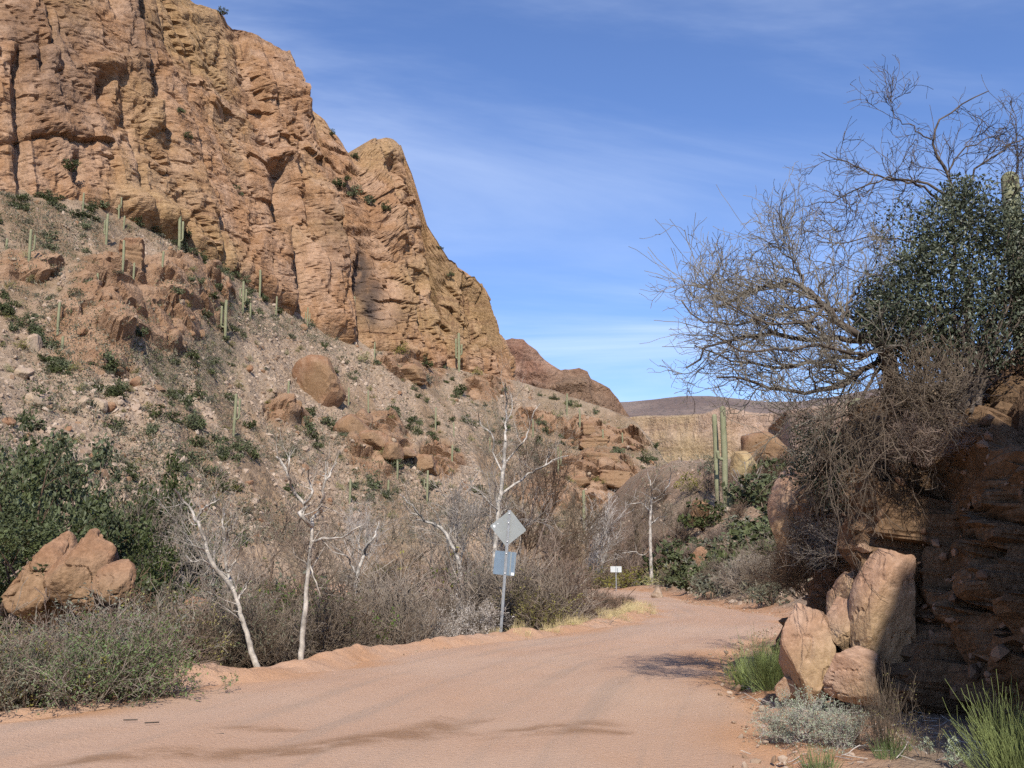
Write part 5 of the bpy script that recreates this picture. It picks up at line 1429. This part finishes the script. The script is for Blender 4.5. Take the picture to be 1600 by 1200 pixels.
# ------------------------------------------------------------------ plants on the slope beyond the bend
for k_, (u, y, s, pr, nm) in enumerate(((1185, 74, 1.7, 0, 'green_shrub'), (1200, 62, 1.6, 0, 'green_shrub'), (1060, 52, 1.0, 2, 'olive_shrub'), (1095, 50, 1.05, 0, 'green_shrub'), (1050, 66, 1.5, 0, 'green_shrub'), (1072, 70, 1.6, 0, 'green_shrub'), (1085, 62, 1.3, 1, 'grey_shrub'), (1130, 50, 1.2, 1, 'grey_shrub'), (1160, 52, 1.5, 0, 'green_shrub'), (1190, 48, 1.3, 0, 'green_shrub'), (1212, 44, 1.1, 0, 'green_shrub'), (1080, 45, .9, 1, 'grey_shrub'), (1110, 44, .9, 1, 'grey_shrub'), (1150, 43, .9, 1, 'grey_shrub'), (1180, 40, .8, 1, 'grey_shrub'), (1210, 36, .7, 1, 'grey_shrub'), (1040, 54, 1.1, 0, 'green_shrub'), (1062, 58, 1.2, 0, 'green_shrub'), (1115, 68, 1.0, 1, 'grey_shrub'), (1100, 74, 1.2, 0, 'green_shrub'), (1145, 70, 1.1, 1, 'grey_shrub'), (1170, 66, 1.2, 1, 'grey_shrub'), (1205, 76, 1.5, 0, 'green_shrub'), (1200, 84, 1.6, 0, 'green_shrub'), (1085, 84, 1.2, 2, 'olive_shrub'), (1110, 88, 1.2, 1, 'grey_shrub'), (1140, 58, 1.3, 0, 'green_shrub'), (1175, 57, 1.2, 1, 'grey_shrub'), (1025, 62, 1.0, 2, 'olive_shrub'), (1120, 62, 1.0, 1, 'grey_shrub'), (1220, 52, 1.2, 0, 'green_shrub'), (1230, 60, 1.4, 0, 'green_shrub'), (1215, 68, 1.3, 1, 'grey_shrub'), (1048, 49, .7, 1, 'grey_shrub'), (978, 62, .9, 2, 'olive_shrub'), (1190, 30.5, .5, 1, 'grey_shrub'), (1228, 31.5, .6, 1, 'grey_shrub'))):
    g = ground_at(u, y); P = (GREEN_SHRUBS, GREY_SHRUBS, OLIVE_SHRUBS)[pr]
    if lay(np.array([g[0]]), np.array([y]))[3][0] < .9: continue
    o = link(nm, P[k_ % len(P)], None, (g[0], g[1], g[2] - .1), (0, 0, k_ * 1.9), (s * 1.7, s * 1.7, s * 1.5))
    tag(o, None, 'shrub', 'bushes on the slope above the bend'); by_mark(o, {0: 'leafy green bush', 1: 'dusty grey bush', 2: 'yellowish olive bush'}[pr])
for k_ in range(150):
    u = r4.uniform(930, 1240); y = r4.uniform(66, 95) if k_ % 2 else r4.uniform(38, 60); g = ground_at(u, y)
    if lay(np.array([g[0]]), np.array([y]))[3][0] < 1.4: continue
    s = r4.uniform(.6, 1.3)
    o = link('slope_bush', BARE_FAR[k_ % 4], None, g, (0, 0, k_), s * 1.1)
    tag(o, None, 'bush', 'twiggy bushes on the slope above the bend'); by_mark(o, 'low twiggy brown bush')
nst = 3600
su = r4.uniform(880, 1620, nst); sy = r4.uniform(34, 100, nst); sx = (su - 800) / 1600 * sy
sz, _, sdl, sdr = lay(sx, sy); ok = sdr > .8
clones('slope_stones', stone_v, ICF, np.stack([sx, sy, sz], 1)[ok], (.06 + .3 * r4.uniform(0, 1, nst) ** 5)[ok], 5, M_STONE, (1, 1, .75))
nsc = 2600
su = r4.uniform(880, 1640, nsc); sy = r4.uniform(36, 105, nsc); sx = (su - 800) / 1600 * sy
sz, _, sdl, sdr = lay(sx, sy); ok = sdr > 1.0
clones('slope_scrub', np.stack(tv), np.arange(40).reshape(10, 4), np.stack([sx, sy, sz], 1)[ok], r4.uniform(.4, 1.1, nsc)[ok], 8, M_SCRUB, tilt=False)
# ocotillo stems by the yellow boulder
g = ground_at(1169, 77)
P0 = walk(r4, np.zeros((11, 3)) + g * 0, unit(r4.normal(0, .28, (11, 3)) + [0, 0, 1]), r4.uniform(1.8, 2.8, 11), 6, .05)
o = link('ocotillo', mesh_np('ocotillo', *tubes(P0, np.full((11, 6), .028), 4), [M_TWIGP], True), None, g)
tag(o, 'spray of thin pale ocotillo stems beside the yellow-topped boulder', 'plant')

# gravel along the road edges
ng = 6500
i = r4.integers(0, 520, ng)
sid = r4.uniform(0, 1, ng) < .5
of = np.where(sid, hl[i] + np.abs(r4.normal(.1, .35, ng)) - .3, -hr[i] - np.abs(r4.normal(.3, .6, ng)) + .3)
gp = cen[i] + nl[i] * of[:, None]
ok = (gp[:, 1] > 4) & (gp[:, 1] < 45)
gp = gp[ok]; gzv, _, gdl_, gdr_ = lay(gp[:, 0], gp[:, 1])
gzv = np.where((gdl_ < .4) & (gdr_ < .2), road_z(gp[:, 0], gp[:, 1]), gzv)
clones('road_gravel', stone_v, ICF, np.stack([gp[:, 0], gp[:, 1], gzv + .004], 1), (.008 + .045 * r4.uniform(0, 1, len(gp)) ** 4), 6, M_STONE, (1, 1, .7))
# ------------------------------------------------------------------ road signs
def rot_y(a):
    return np.array([[cos(a), 0, sin(a)], [0, 1, 0], [-sin(a), 0, cos(a)]])
def rot_z(a):
    return np.array([[cos(a), -sin(a), 0], [sin(a), cos(a), 0], [0, 0, 1]])
YS = 23.6
foot = ground_at(782, YS); foot[2] = W(782, 990, YS)[2] - .05
topz = W(796, 797, YS)
root = tag(link('road_sign', None, None, foot), 'grey backs of a diamond sign and a square plate on one leaning steel post', 'road sign')
h_ = float(topz[2] - foot[2]); lean = math.atan2(float(topz[0] - foot[0]), h_)
RY = rot_y(lean)
mb = MB()                                         # U-channel post: web and two flanges
mb.add(*box((0, 0, h_ / 2 - .25), (.052, .006, h_ + .5))); mb.add(*box((-.029, -.016, h_ / 2 - .25), (.006, .034, h_ + .5))); mb.add(*box((.029, -.016, h_ / 2 - .25), (.006, .034, h_ + .5)))
mb.V = [v @ RY.T for v in mb.V]
post = link('post', mb.mesh('post', [M_STEEL]), root)
def panel(name, w, hgt, c, ang, material, corner, yoff, bend=0.0):
    """a thin plate with rounded corners, standing in the x-z plane"""
    th = []
    for sx, sz, a0 in ((1, 1, 0), (-1, 1, 90), (-1, -1, 180), (1, -1, 270)):
        for a in np.linspace(a0, a0 + 90, 5):
            th.append((sx * (w / 2 - corner) + corner * cos(radians(a)), sz * (hgt / 2 - corner) + corner * sin(radians(a))))
    th = np.array(th); n = len(th)
    R2 = np.array([[cos(ang), -sin(ang)], [sin(ang), cos(ang)]]); th = th @ R2.T
    Vf = np.c_[th[:, 0], np.full(n, yoff), th[:, 1]]; Vb = Vf + [0, .004, 0]
    V = np.vstack([Vf, Vb]) + np.array(c)
    F4 = [[i, (i + 1) % n, n + (i + 1) % n, n + i] for i in range(n)]
    V = V @ RY.T
    me_ = mesh_np(name, V, [np.array([list(range(n))[::-1], [n + i for i in range(n)]]), np.array(F4)], [material])
    return link(name, me_, root)
dia = (820 - 764) / 1600 * YS / sqrt(2) * 1.02
dz_c = h_ - dia / sqrt(2) + .02
d1 = panel('diamond_panel', dia, dia, (0, 0, dz_c), pi / 4 - .05, M_ALU, .03, .012)
sq_w = 33 / 1600 * YS; sq_h = 36 / 1600 * YS
sq_c = h_ - (878 - 797) / 1600 * YS
d2 = panel('square_panel', sq_w, sq_h, (-.02, 0, sq_c), -.03, M_ALUB, .02, .012)
def small(name, c, s, material, par):
    V, F = box(c, s); link(name, mesh_np(name, V @ RY.T, np.array(F), [material]), par)
small('sticker', (-.32, .009, dz_c + .02), (.045, .003, .055), M_WHITEP, d1)
small('sticker', (.17, .009, sq_c - .23), (.065, .003, .06), M_WHITEP, d2)
small('stripe', (.11, .0095, sq_c), (.025, .002, sq_h * .96), M_ALU, d2)
small('stripe', (.20, .0095, sq_c), (.012, .002, sq_h * .96), M_ALU, d2)
for z_ in (dz_c + .33, dz_c + .12, dz_c - .30, sq_c + .22, sq_c - .22):
    small('bolt', (0, -.02, z_), (.022, .03, .022), M_WHITEP, post)
small('bolt', (-.24, .008, dz_c + .08), (.02, .012, .02), M_WHITEP, d1)

YF = 58.0
f2_ = ground_at(962, YF)
root = tag(link('road_sign', None, None, f2_), 'small white rectangular sign on a thin post where the road disappears', 'road sign')
pc = W(962.5, 889.5, YF) - f2_
wS, hS = 17 / 1600 * YF, 9 / 1600 * YF
mb = MB(); mb.add(*box((pc[0], .03, (pc[2] + hS / 2) / 2 - .15), (.05, .04, pc[2] + hS / 2 + .3)))
link('post', mb.mesh('post', [M_STEEL]), root)
V, F = box((pc[0], 0, pc[2]), (wS, .008, hS)); d1 = link('panel', mesh_np('panel', V, np.array(F), [plain('faded_white_paint', (0.50, 0.52, 0.51), 0.08, 5.0, 0.6, 0.3)]), root)
V, F = box((pc[0] - .02, -.006, pc[2]), (.03, .003, hS * .98)); link('mark', mesh_np('mark', V, np.array(F), [M_GREYP]), d1)
V, F = box((pc[0] + .08, -.006, pc[2] - .04), (.06, .003, hS * .70)); link('mark', mesh_np('mark', V, np.array(F), [M_GREYP]), d1)

# ------------------------------------------------------------------ the mesquite on the bank
r5 = np.random.default_rng(55)
YM = 11.6
def limb_px(pts, y0, r):
    return curve(np.array([W(q[0], q[1], y0 + (q[2] if len(q) > 2 else 0)) for q in pts]), 16)
tb_ = np.array([W(1402, 660, YM + .35), W(1396, 620, YM + .2), W(1388, 575, YM), W(1372, 528, YM - .1)])
mbase = tb_[0].copy(); mbase[2] = min(mbase[2], bank_z(mbase[0], mbase[1]) + .05) - .2
mesq = tag(link('mesquite_tree', None, None, mbase), 'leaning bare mesquite on the bank edge, crown spread out over the road', 'tree')
T = curve(np.vstack([mbase, tb_]), 18) - mbase
link('trunk', mesh_np('trunk', *tubes(T, .10 * np.linspace(1.25, .75, 18) * (1 + .1 * r5.normal(size=18)), 8), [M_DEAD], True), mesq)
mesq_limbs = [
    ([(1374, 532), (1345, 526, -.1), (1312, 506, -.2), (1285, 482, -.3), (1258, 452, -.3), (1232, 440, -.2), (1200, 446, 0), (1160, 462, .2), (1120, 480, .3)], .07),
    ([(1372, 530), (1335, 530, .2), (1290, 530, .3), (1245, 530, .4), (1200, 522, .4), (1150, 528, .3), (1105, 548, .1), (1072, 575, .1)], .055),
    ([(1384, 560), (1345, 585, -.2), (1310, 604, -.3), (1265, 612, -.3), (1215, 606, -.4), (1165, 590, -.4), (1120, 590, -.3)], .055),
    ([(1312, 506, -.2), (1330, 470, 0), (1345, 446, .1), (1375, 437, .2), (1400, 420, .2)], .03),
    ([(1375, 532), (1340, 500, .4), (1300, 478, .6), (1260, 480, .8), (1210, 492, .9), (1150, 505, .9), (1095, 500, .8), (1065, 470, .8)], .045),
    ([(1380, 545), (1330, 560, .4), (1280, 562, .6), (1230, 572, .8), (1180, 570, .9), (1130, 560, .8), (1085, 540, .8)], .045),
    ([(1378, 540), (1350, 556, -.6), (1310, 548, -.9), (1262, 540, -1.0), (1215, 545, -1.0), (1160, 548, -1.0), (1110, 520, -1.0)], .04),
    ([(1285, 482, -.3), (1262, 500, -.6), (1220, 505, -.8), (1175, 498, -.9), (1130, 470, -.9), (1090, 440, -.8)], .032),
    ([(1384, 560), (1360, 600, -.3), (1330, 640, -.5), (1290, 655, -.6), (1240, 650, -.7), (1200, 640, -.7)], .035),
    ([(1258, 452, -.3), (1245, 420, -.2), (1225, 395, -.1), (1200, 380, 0)], .022),
]
LP, LR = [], []
for pts, rr in mesq_limbs:
    rr = rr * .68
    Lc_ = limb_px(pts, YM, r5) - mbase
    Lc_[1:-1] += r5.normal(0, .018, (14, 3))
    Rl = rr * np.linspace(1, .28, 16)
    link('limb', mesh_np('limb', *tubes(Lc_, Rl, 6), [M_MESQ], True), mesq)
    LP.append(Lc_[::2]); LR.append(Rl[::2])
LP, LR = np.array(LP), np.array(LR)
tw = MB()
P1, R1 = kids(r5, LP, LR, 15, .75, .75, 8, .26, (-.015, 0, .035), .12, 1, .5, .4, .38, .0045)
P2, R2 = kids(r5, P1, R1, 8, .7, .42, 6, .30, (0, 0, .03), .15, 1, .7, .5, .2, .0032)
P3, R3 = kids(r5, P2, R2, 3, .7, .22, 5, .28, (0, 0, .02), .15, 1, .7, .6, .15, .0026)
tw.add(*tubes(P1, R1, 4)); tw.add(*tubes(P2, R2, 3)); tw.add(*tubes(P3, R3, 3))
# long whips reaching out beyond the crown
P4, R4 = kids(r5, LP, LR, 4, .5, 1.2, 9, .14, (-.03, 0, .05), .5, 1, .4, .5, .35, .003)
tw.add(*tubes(P4, R4, 3))
link('crown', tw.mesh('crown', [M_MESQT]), mesq)
# the dead fall of twigs under it
hp = []
for u, v, y in zip(r5.uniform(1285, 1440, 62), r5.uniform(575, 700, 62), r5.uniform(10.4, 11.9, 62)):
    hp.append(W(u, v - (u - 1380) * .35, y))
hp = np.array(hp) - mbase
H0 = walk(r5, hp, unit(r5.normal(0, .5, (62, 3)) + [-.25, -.35, -.55]), r5.uniform(.5, 1.15, 62), 8, .16, (0, 0, -.09))
HR = np.full((62, 8), .006) * np.linspace(1, .45, 8)
H1, HR1 = kids(r5, H0, HR, 5, .6, .4, 6, .22, (0, 0, -.08), .1, 1, .7, .5, -.1, .0032)
H2, HR2 = kids(r5, H1, HR1, 3, .6, .2, 4, .25, (0, 0, -.05), .1, 1, .7, .5, -.1, .0028)
link('hanging_foliage', MB().add(*tubes(H0, HR, 4)).add(*tubes(H1, HR1, 3)).add(*tubes(H2, HR2, 3)).mesh('hanging_foliage', [M_DEAD]), mesq)
# gnarled dead stub
st = np.array([W(1372, 515, YM - .25), W(1382, 540, YM - .3), W(1392, 575, YM - .25), W(1398, 600, YM - .1)]) - mbase
link('dead_stub', mesh_np('dead_stub', *tubes(curve(st, 10), np.array([.03, .06, .07, .075, .075, .08, .08, .08, .085, .09]), 7), [M_DEAD], True), mesq)

# second mesquite, farther up the bank
YU = 13.4
ub = W(1492, 420, YU + .3); ub[2] -= .2
m2 = tag(link('mesquite_tree', None, None, ub), 'upper bare mesquite rising behind the evergreen shrub, limbs arched against the sky', 'tree')
up_limbs = [
    ([(1492, 420), (1487, 350), (1484, 305), (1478, 265), (1460, 235), (1455, 215), (1466, 188), (1500, 166), (1545, 142)], .05),
    ([(1484, 310), (1450, 290), (1418, 284), (1370, 272), (1330, 258), (1284, 238)], .036),
    ([(1487, 330), (1450, 296), (1405, 278, -.4), (1360, 288, -.6), (1310, 310, -.6), (1262, 322, -.6)], .034),
    ([(1490, 400), (1440, 380), (1400, 374), (1360, 372, .3), (1320, 382, .4), (1268, 372, .4)], .03),
    ([(1488, 350), (1510, 300), (1530, 262), (1560, 240), (1600, 215), (1640, 180)], .036),
    ([(1490, 380), (1530, 340), (1580, 310), (1620, 260), (1650, 230)], .034),
    ([(1480, 270), (1500, 240), (1530, 222), (1568, 200)], .026),
    ([(1455, 218), (1425, 198), (1400, 186), (1392, 150)], .02),
    ([(1492, 410), (1420, 440, -.5), (1380, 430, -.6), (1330, 420, -.6), (1290, 400, -.6)], .028),
    ([(1370, 272), (1345, 300), (1332, 345), (1300, 372)], .016),
    ([(1580, 310), (1590, 250), (1585, 190), (1560, 150)], .018),
    ([(1418, 284), (1400, 320, -.2), (1385, 360, -.2), (1345, 366, -.2)], .016)]
LP, LR = [], []
for n_, (pts, rr) in enumerate(up_limbs):
    rr = rr * .55
    Lc_ = limb_px(pts, YU, r5) - ub; Lc_[1:-1] += r5.normal(0, .02, (14, 3))
    Rl = rr * np.linspace(1, .28, 16)
    link('trunk' if n_ == 0 else 'limb', mesh_np('limb', *tubes(Lc_, Rl, 6), [M_MESQ], True), m2)
    LP.append(Lc_[::2]); LR.append(Rl[::2])
LP, LR = np.array(LP), np.array(LR)
P1, R1 = kids(r5, LP, LR, 8, .8, .48, 8, .26, (0, 0, .03), .15, 1, .45, .4, .25, .0045)
P2, R2 = kids(r5, P1, R1, 5, .7, .38, 6, .3, (0, 0, .02), .15, 1, .7, .5, .2, .0034)
P3, R3 = kids(r5, P2, R2, 2, .7, .2, 4, .3, (0, 0, .02), .15, 1, .7, .5, .1, .0028)
P4, R4 = kids(r5, LP, LR, 2, .5, .6, 8, .12, (-.02, 0, .05), .4, 1, .4, .5, .5, .0032)
link('crown', MB().add(*tubes(P1, R1, 4)).add(*tubes(P2, R2, 3)).add(*tubes(P3, R3, 3)).add(*tubes(P4, R4, 3)).mesh('crown', [M_MESQ]), m2)

# evergreen shrubs on the bank
def jojoba(name, label, clumps, y0, n, lsz, seed, base_uv, jit=.28, mat_=M_JOJ, dens=1.0):
    r = np.random.default_rng(seed)
    C = np.array([W(u, v, y0 + dy) for u, v, dy in clumps])
    b = W(base_uv[0], base_uv[1], y0); zb = bank_z(b[0], b[1]); b[2] = min(b[2], zb) - .1
    root = tag(link(name, None, None, b), label, 'shrub')
    C = C - b
    i = r.integers(0, len(C), n)
    Q = C[i] + unit(r.normal(size=(n, 3))) * (r.uniform(.1, 1, n) ** .55)[:, None] * jit * r.uniform(.7, 1.4, len(C))[i][:, None]
    link('foliage', MB().add(*leaves(r, Q, lsz, .45, .5)).mesh('foliage', [mat_]), root)
    P0 = np.stack([np.zeros_like(C) + r.normal(0, .08, C.shape), C * .45 + r.normal(0, .08, C.shape), C], 1)
    P1, R1 = kids(r, P0, np.array([[.022, .014, .006]] * len(C)), 7, .6, .35, 5, .2, (0, 0, .03), .4, 1, .6, .4, .1, .003)
    link('stems', MB().add(*tubes(P0, np.array([[.022, .014, .006]] * len(C)), 4)).add(*tubes(P1, R1, 3)).mesh('stems', [M_MESQ]), root)
    return root
cl = []
for u, v in ((1500, 330), (1470, 345), (1530, 350), (1560, 375), (1590, 380), (1450, 385), (1490, 390), (1530, 400), (1570, 420), (1600, 420), (1430, 430), (1470, 430), (1515, 440), (1555, 455), (1595, 460), (1415, 470), (1450, 475), (1490, 480), (1535, 490), (1580, 500), (1400, 500), (1440, 510), (1480, 515), (1520, 525), (1460, 545), (1500, 545), (1550, 530), (1590, 540), (1545, 555), (1430, 540), (1600, 500), (1570, 470), (1610, 340), (1580, 345), (1630, 370), (1640, 420), (1640, 480), (1545, 330), (1625, 520), (1470, 560), (1510, 565), (1400, 520), (1500, 310), (1515, 320), (1440, 410), (1620, 400), (1630, 450), (1425, 365), (1400, 455), (1376, 478), (1365, 500)):
    cl.append((u, v, r5.uniform(-.3, .5)))
jojoba('evergreen_shrub', 'big dark evergreen shrub filling the top of the bank under the saguaro', cl, 11.3, 30000, .056, 21, (1500, 560), .36)
cl = [(u, v, r5.uniform(-.2, .3)) for u, v in ((1370, 470), (1385, 450), (1360, 500), (1395, 480), (1350, 520), (1410, 530), (1430, 545), (1400, 560), (1420, 590), (1405, 620), (1440, 600))]
jojoba('evergreen_shrub', 'narrow dark evergreen shrub pressed against the mesquite trunk', cl, 11.9, 3000, .052, 22, (1410, 640), .22)
cl = [(u, v, r5.uniform(-.3, .3)) for u, v in ((1262, 680), (1285, 690), (1300, 720), (1270, 715), (1250, 730), (1295, 750), (1320, 700), (1330, 735), (1275, 752), (1310, 770), (1340, 780))]
jojoba('evergreen_shrub', 'dusty green shrub on the nose of the bank under the mesquite twigs', cl, 12.4, 5200, .045, 23, (1295, 790), .26)
# twiggy tangle over the bank top
for k_, (u, v, y, s, lb) in enumerate(((1450, 620, 10.9, .8, 'bare tangled bush on the rim beside the mesquite foot'), (1440, 690, 10.8, .6, 'dry dead bush clinging below the rim'), (1290, 800, 13.4, .8, 'dry brown bush hanging on the bank nose'), (1270, 850, 13.2, .75, 'dark dry bush low on the bank nose'), (1330, 830, 12.3, .6, 'dead brush draped above the boulder pile'), (1250, 900, 13.0, .6, 'dry tangle in the hollow beside the boulder pile'))):
    p = W(u, v, y)
    o = link('bank_bush', BARE_NEAR[k_ % 4], None, (p[0], p[1], p[2] - .2), (r5.normal(.3, .1), r5.normal(-.35, .15), k_), s)
    tag(o, lb, 'bush', 'dry bushes on the bank')

# ------------------------------------------------------------------ plants along the foot of the bank
def broom(seed, n, L, spread, material=M_BROOM):
    return tuft(seed, material, n, L, spread, .0045, .07, (0, 0, .03), .10 * L, 7, 6)
BR = broom(901, 90, 1.0, .42)
for u, v, y, s, rx_, lb in ((1185, 1085, 13.4, .62, -.35, 'feathery green broom bush leaning over the road edge before the boulders'), (1205, 1078, 13.2, .55, -.1, 'second green broom stem cluster against the upright boulder'), (1160, 1070, 13.9, .45, -.3, 'small green broom sprig at the road edge'), (1590, 1205, 7.4, .62, -.1, 'green broom bush in the picture corner at the foot of the bank'), (1560, 1190, 7.9, .5, -.55, 'sunlit broom frond leaning out of the shadow')):
    g = ground_at(u, y)
    tag(link('broom_bush', BR, None, (g[0], g[1], g[2] - .03), (0, rx_, u), s), lb, 'bush', 'green broom bushes')
SV = bare_bush(910, M_TWIGP, 34, 1.0, .85, .006, 7, 4, .35, .16, .18, .0025, M_LSILV, 5200, .035, .1)
for u, y, s, lb in ((1270, 9.6, .44, 'round silver-green shrub on the road verge below the boulders'), (1225, 9.9, .32, 'smaller silver-green shrub at the verge beside the round one'), (1310, 9.3, .36, 'silver-green shrub at the shadow edge of the verge')):
    g = ground_at(u, y)
    tag(link('silver_shrub', SV, None, g, (0, 0, u), (s * 1.15, s * 1.15, s)), lb, 'shrub', 'silvery shrubs on the verge')
SV2 = leafy_shrub(915, M_LSILV, M_TWIGP, 260, .16, 1.0, .8, 12, .22, .35)
for u, y, s, lb in ((1490, 8.0, .2, 'pale silver-leaved plant glinting in the shadow'), (1450, 8.4, .12, 'tiny silver-leaved plant in the shadow')):
    g = ground_at(u, y); tag(link('silver_plant', SV2, None, (g[0], g[1], g[2] + .05), (0, 0, u), s), lb, 'plant', 'silver plants in the shadow')
DR = tuft(920, M_DEAD, 46, 1.0, .35, .004, .06, (0, 0, -.02), .06, 6, 3)
DRL = bare_bush(921, M_DEAD, 5, 1.0, .3, .005, 6, 3, .3, .12, .1, .0022, M_LOLIVE, 220, .02)
for k_, (u, y, s, m_, lb) in enumerate(((1385, 9.2, .6, DR, 'reddish dry stalks at the foot of the cracked pink boulder'), (1370, 8.9, .5, DR, 'second clump of dry stalks near the verge'), (1420, 8.6, .6, DRL, 'tall thin pale stalk with tiny leaves in front of the shadow'), (1450, 8.3, .45, DRL, 'second pale stalk with tiny leaves in the shadow'), (1340, 9.3, .35, DR, 'short dry stalks beside the silver shrub'))):
    g = ground_at(u, y); tag(link('dry_stalk', m_, None, g, (0, 0, k_), s), lb, 'plant', 'dry stalks on the verge')
GT = tuft(930, M_LGREEN, 120, .26, .4, .003, .08, (0, 0, -.02), .1)
for k_, (u, y) in enumerate(((1390, 8.6), (1400, 8.9), (1280, 8.4))):
    g = ground_at(u, y); tag(link('green_tuft', GT, None, g, (0, 0, k_), .8 + .1 * k_), ('bright green grass tuft among the dry stalks', 'second bright green tuft behind the first', 'low green tuft at the verge below the silver shrub', 'low green tuft beside the smaller silver shrub', 'green tuft nearest the bottom of the picture', 'green tuft on the road side of the silver shrubs')[k_], 'grass', 'green tufts on the verge')
# rubble fallen from the bank and lodged in its ledges
rr_ = np.random.default_rng(12)
bk_i = np.where((KV[:, 1] > 8.0) & (KV[:, 1] < 16) & (KV[:, 2] < 3.0) & (KV[:, 2] > -.1))[0]
bi = rr_.choice(bk_i, 650, replace=False)
clones('bank_rubble', stone_v, ICF, KV[bi] + rr_.normal(0, .03, (650, 3)), .02 + .09 * rr_.uniform(0, 1, 650) ** 4, 14, stone_mat('bank_rubble_stone', (0.14, 0.08, 0.046), (0.27, 0.175, 0.115)), (1, 1, .8))
# litter of twigs and dry stems on the verge
r6 = np.random.default_rng(66)
ntw = 420
lx = r6.uniform(1.9, 4.4, ntw); ly = r6.uniform(7.2, 14, ntw)
lz_, _, l1, l2 = lay(lx, ly); ok = l2 > -.1
st = np.stack([lx, ly, lz_ + .015], 1)[ok]
dd_ = r6.normal(size=(ok.sum(), 3)) * [1, 1, .12]
PL = walk(r6, st, unit(dd_), r6.uniform(.05, .3, ok.sum()), 4, .12)
o = link('twig_litter', mesh_np('twig_litter', *tubes(PL, np.full(PL.shape[:2], .004), 3), [M_TWIGP])); tag(o, kind='stuff')
# a dead branch lying on the dirt hump
g = ground_at(305, 14.2)
HB_ = bare_bush(940, M_TWIGR, 9, 1.0, 1.1, .008, 6, 4, .4, .2, .2, .003)
tag(link('dead_branch', HB_, None, (g[0], g[1], g[2] + .3), (0, 1.1, .6), .42), 'small dead twiggy branch lying on the roadside dirt hump', 'branch')
for k_, (u, y, a) in enumerate(((216, 10.9, .1), (248, 10.7, .25), (345, 9.9, .6))):
    zc_ = y; x_ = (u - 800) / 1600 * y
    P = walk(r6, np.array([[0, 0, .012]]), np.array([[1, a, 0.0]]), .14, 5, .06)
    P[..., 2] = .012
    tag(link('stick', mesh_np('stick', *tubes(P, np.full((1, 5), .007), 4), [M_MESQ]), None, (x_, y, float(road_z(np.array([x_]), np.array([y]))[0]))), ('dark stick lying on the road near the brush', 'longer dark stick on the road beside the first', 'stick alone on the road farther from the brush')[k_], 'stick', 'sticks on the road')
settle_labels()
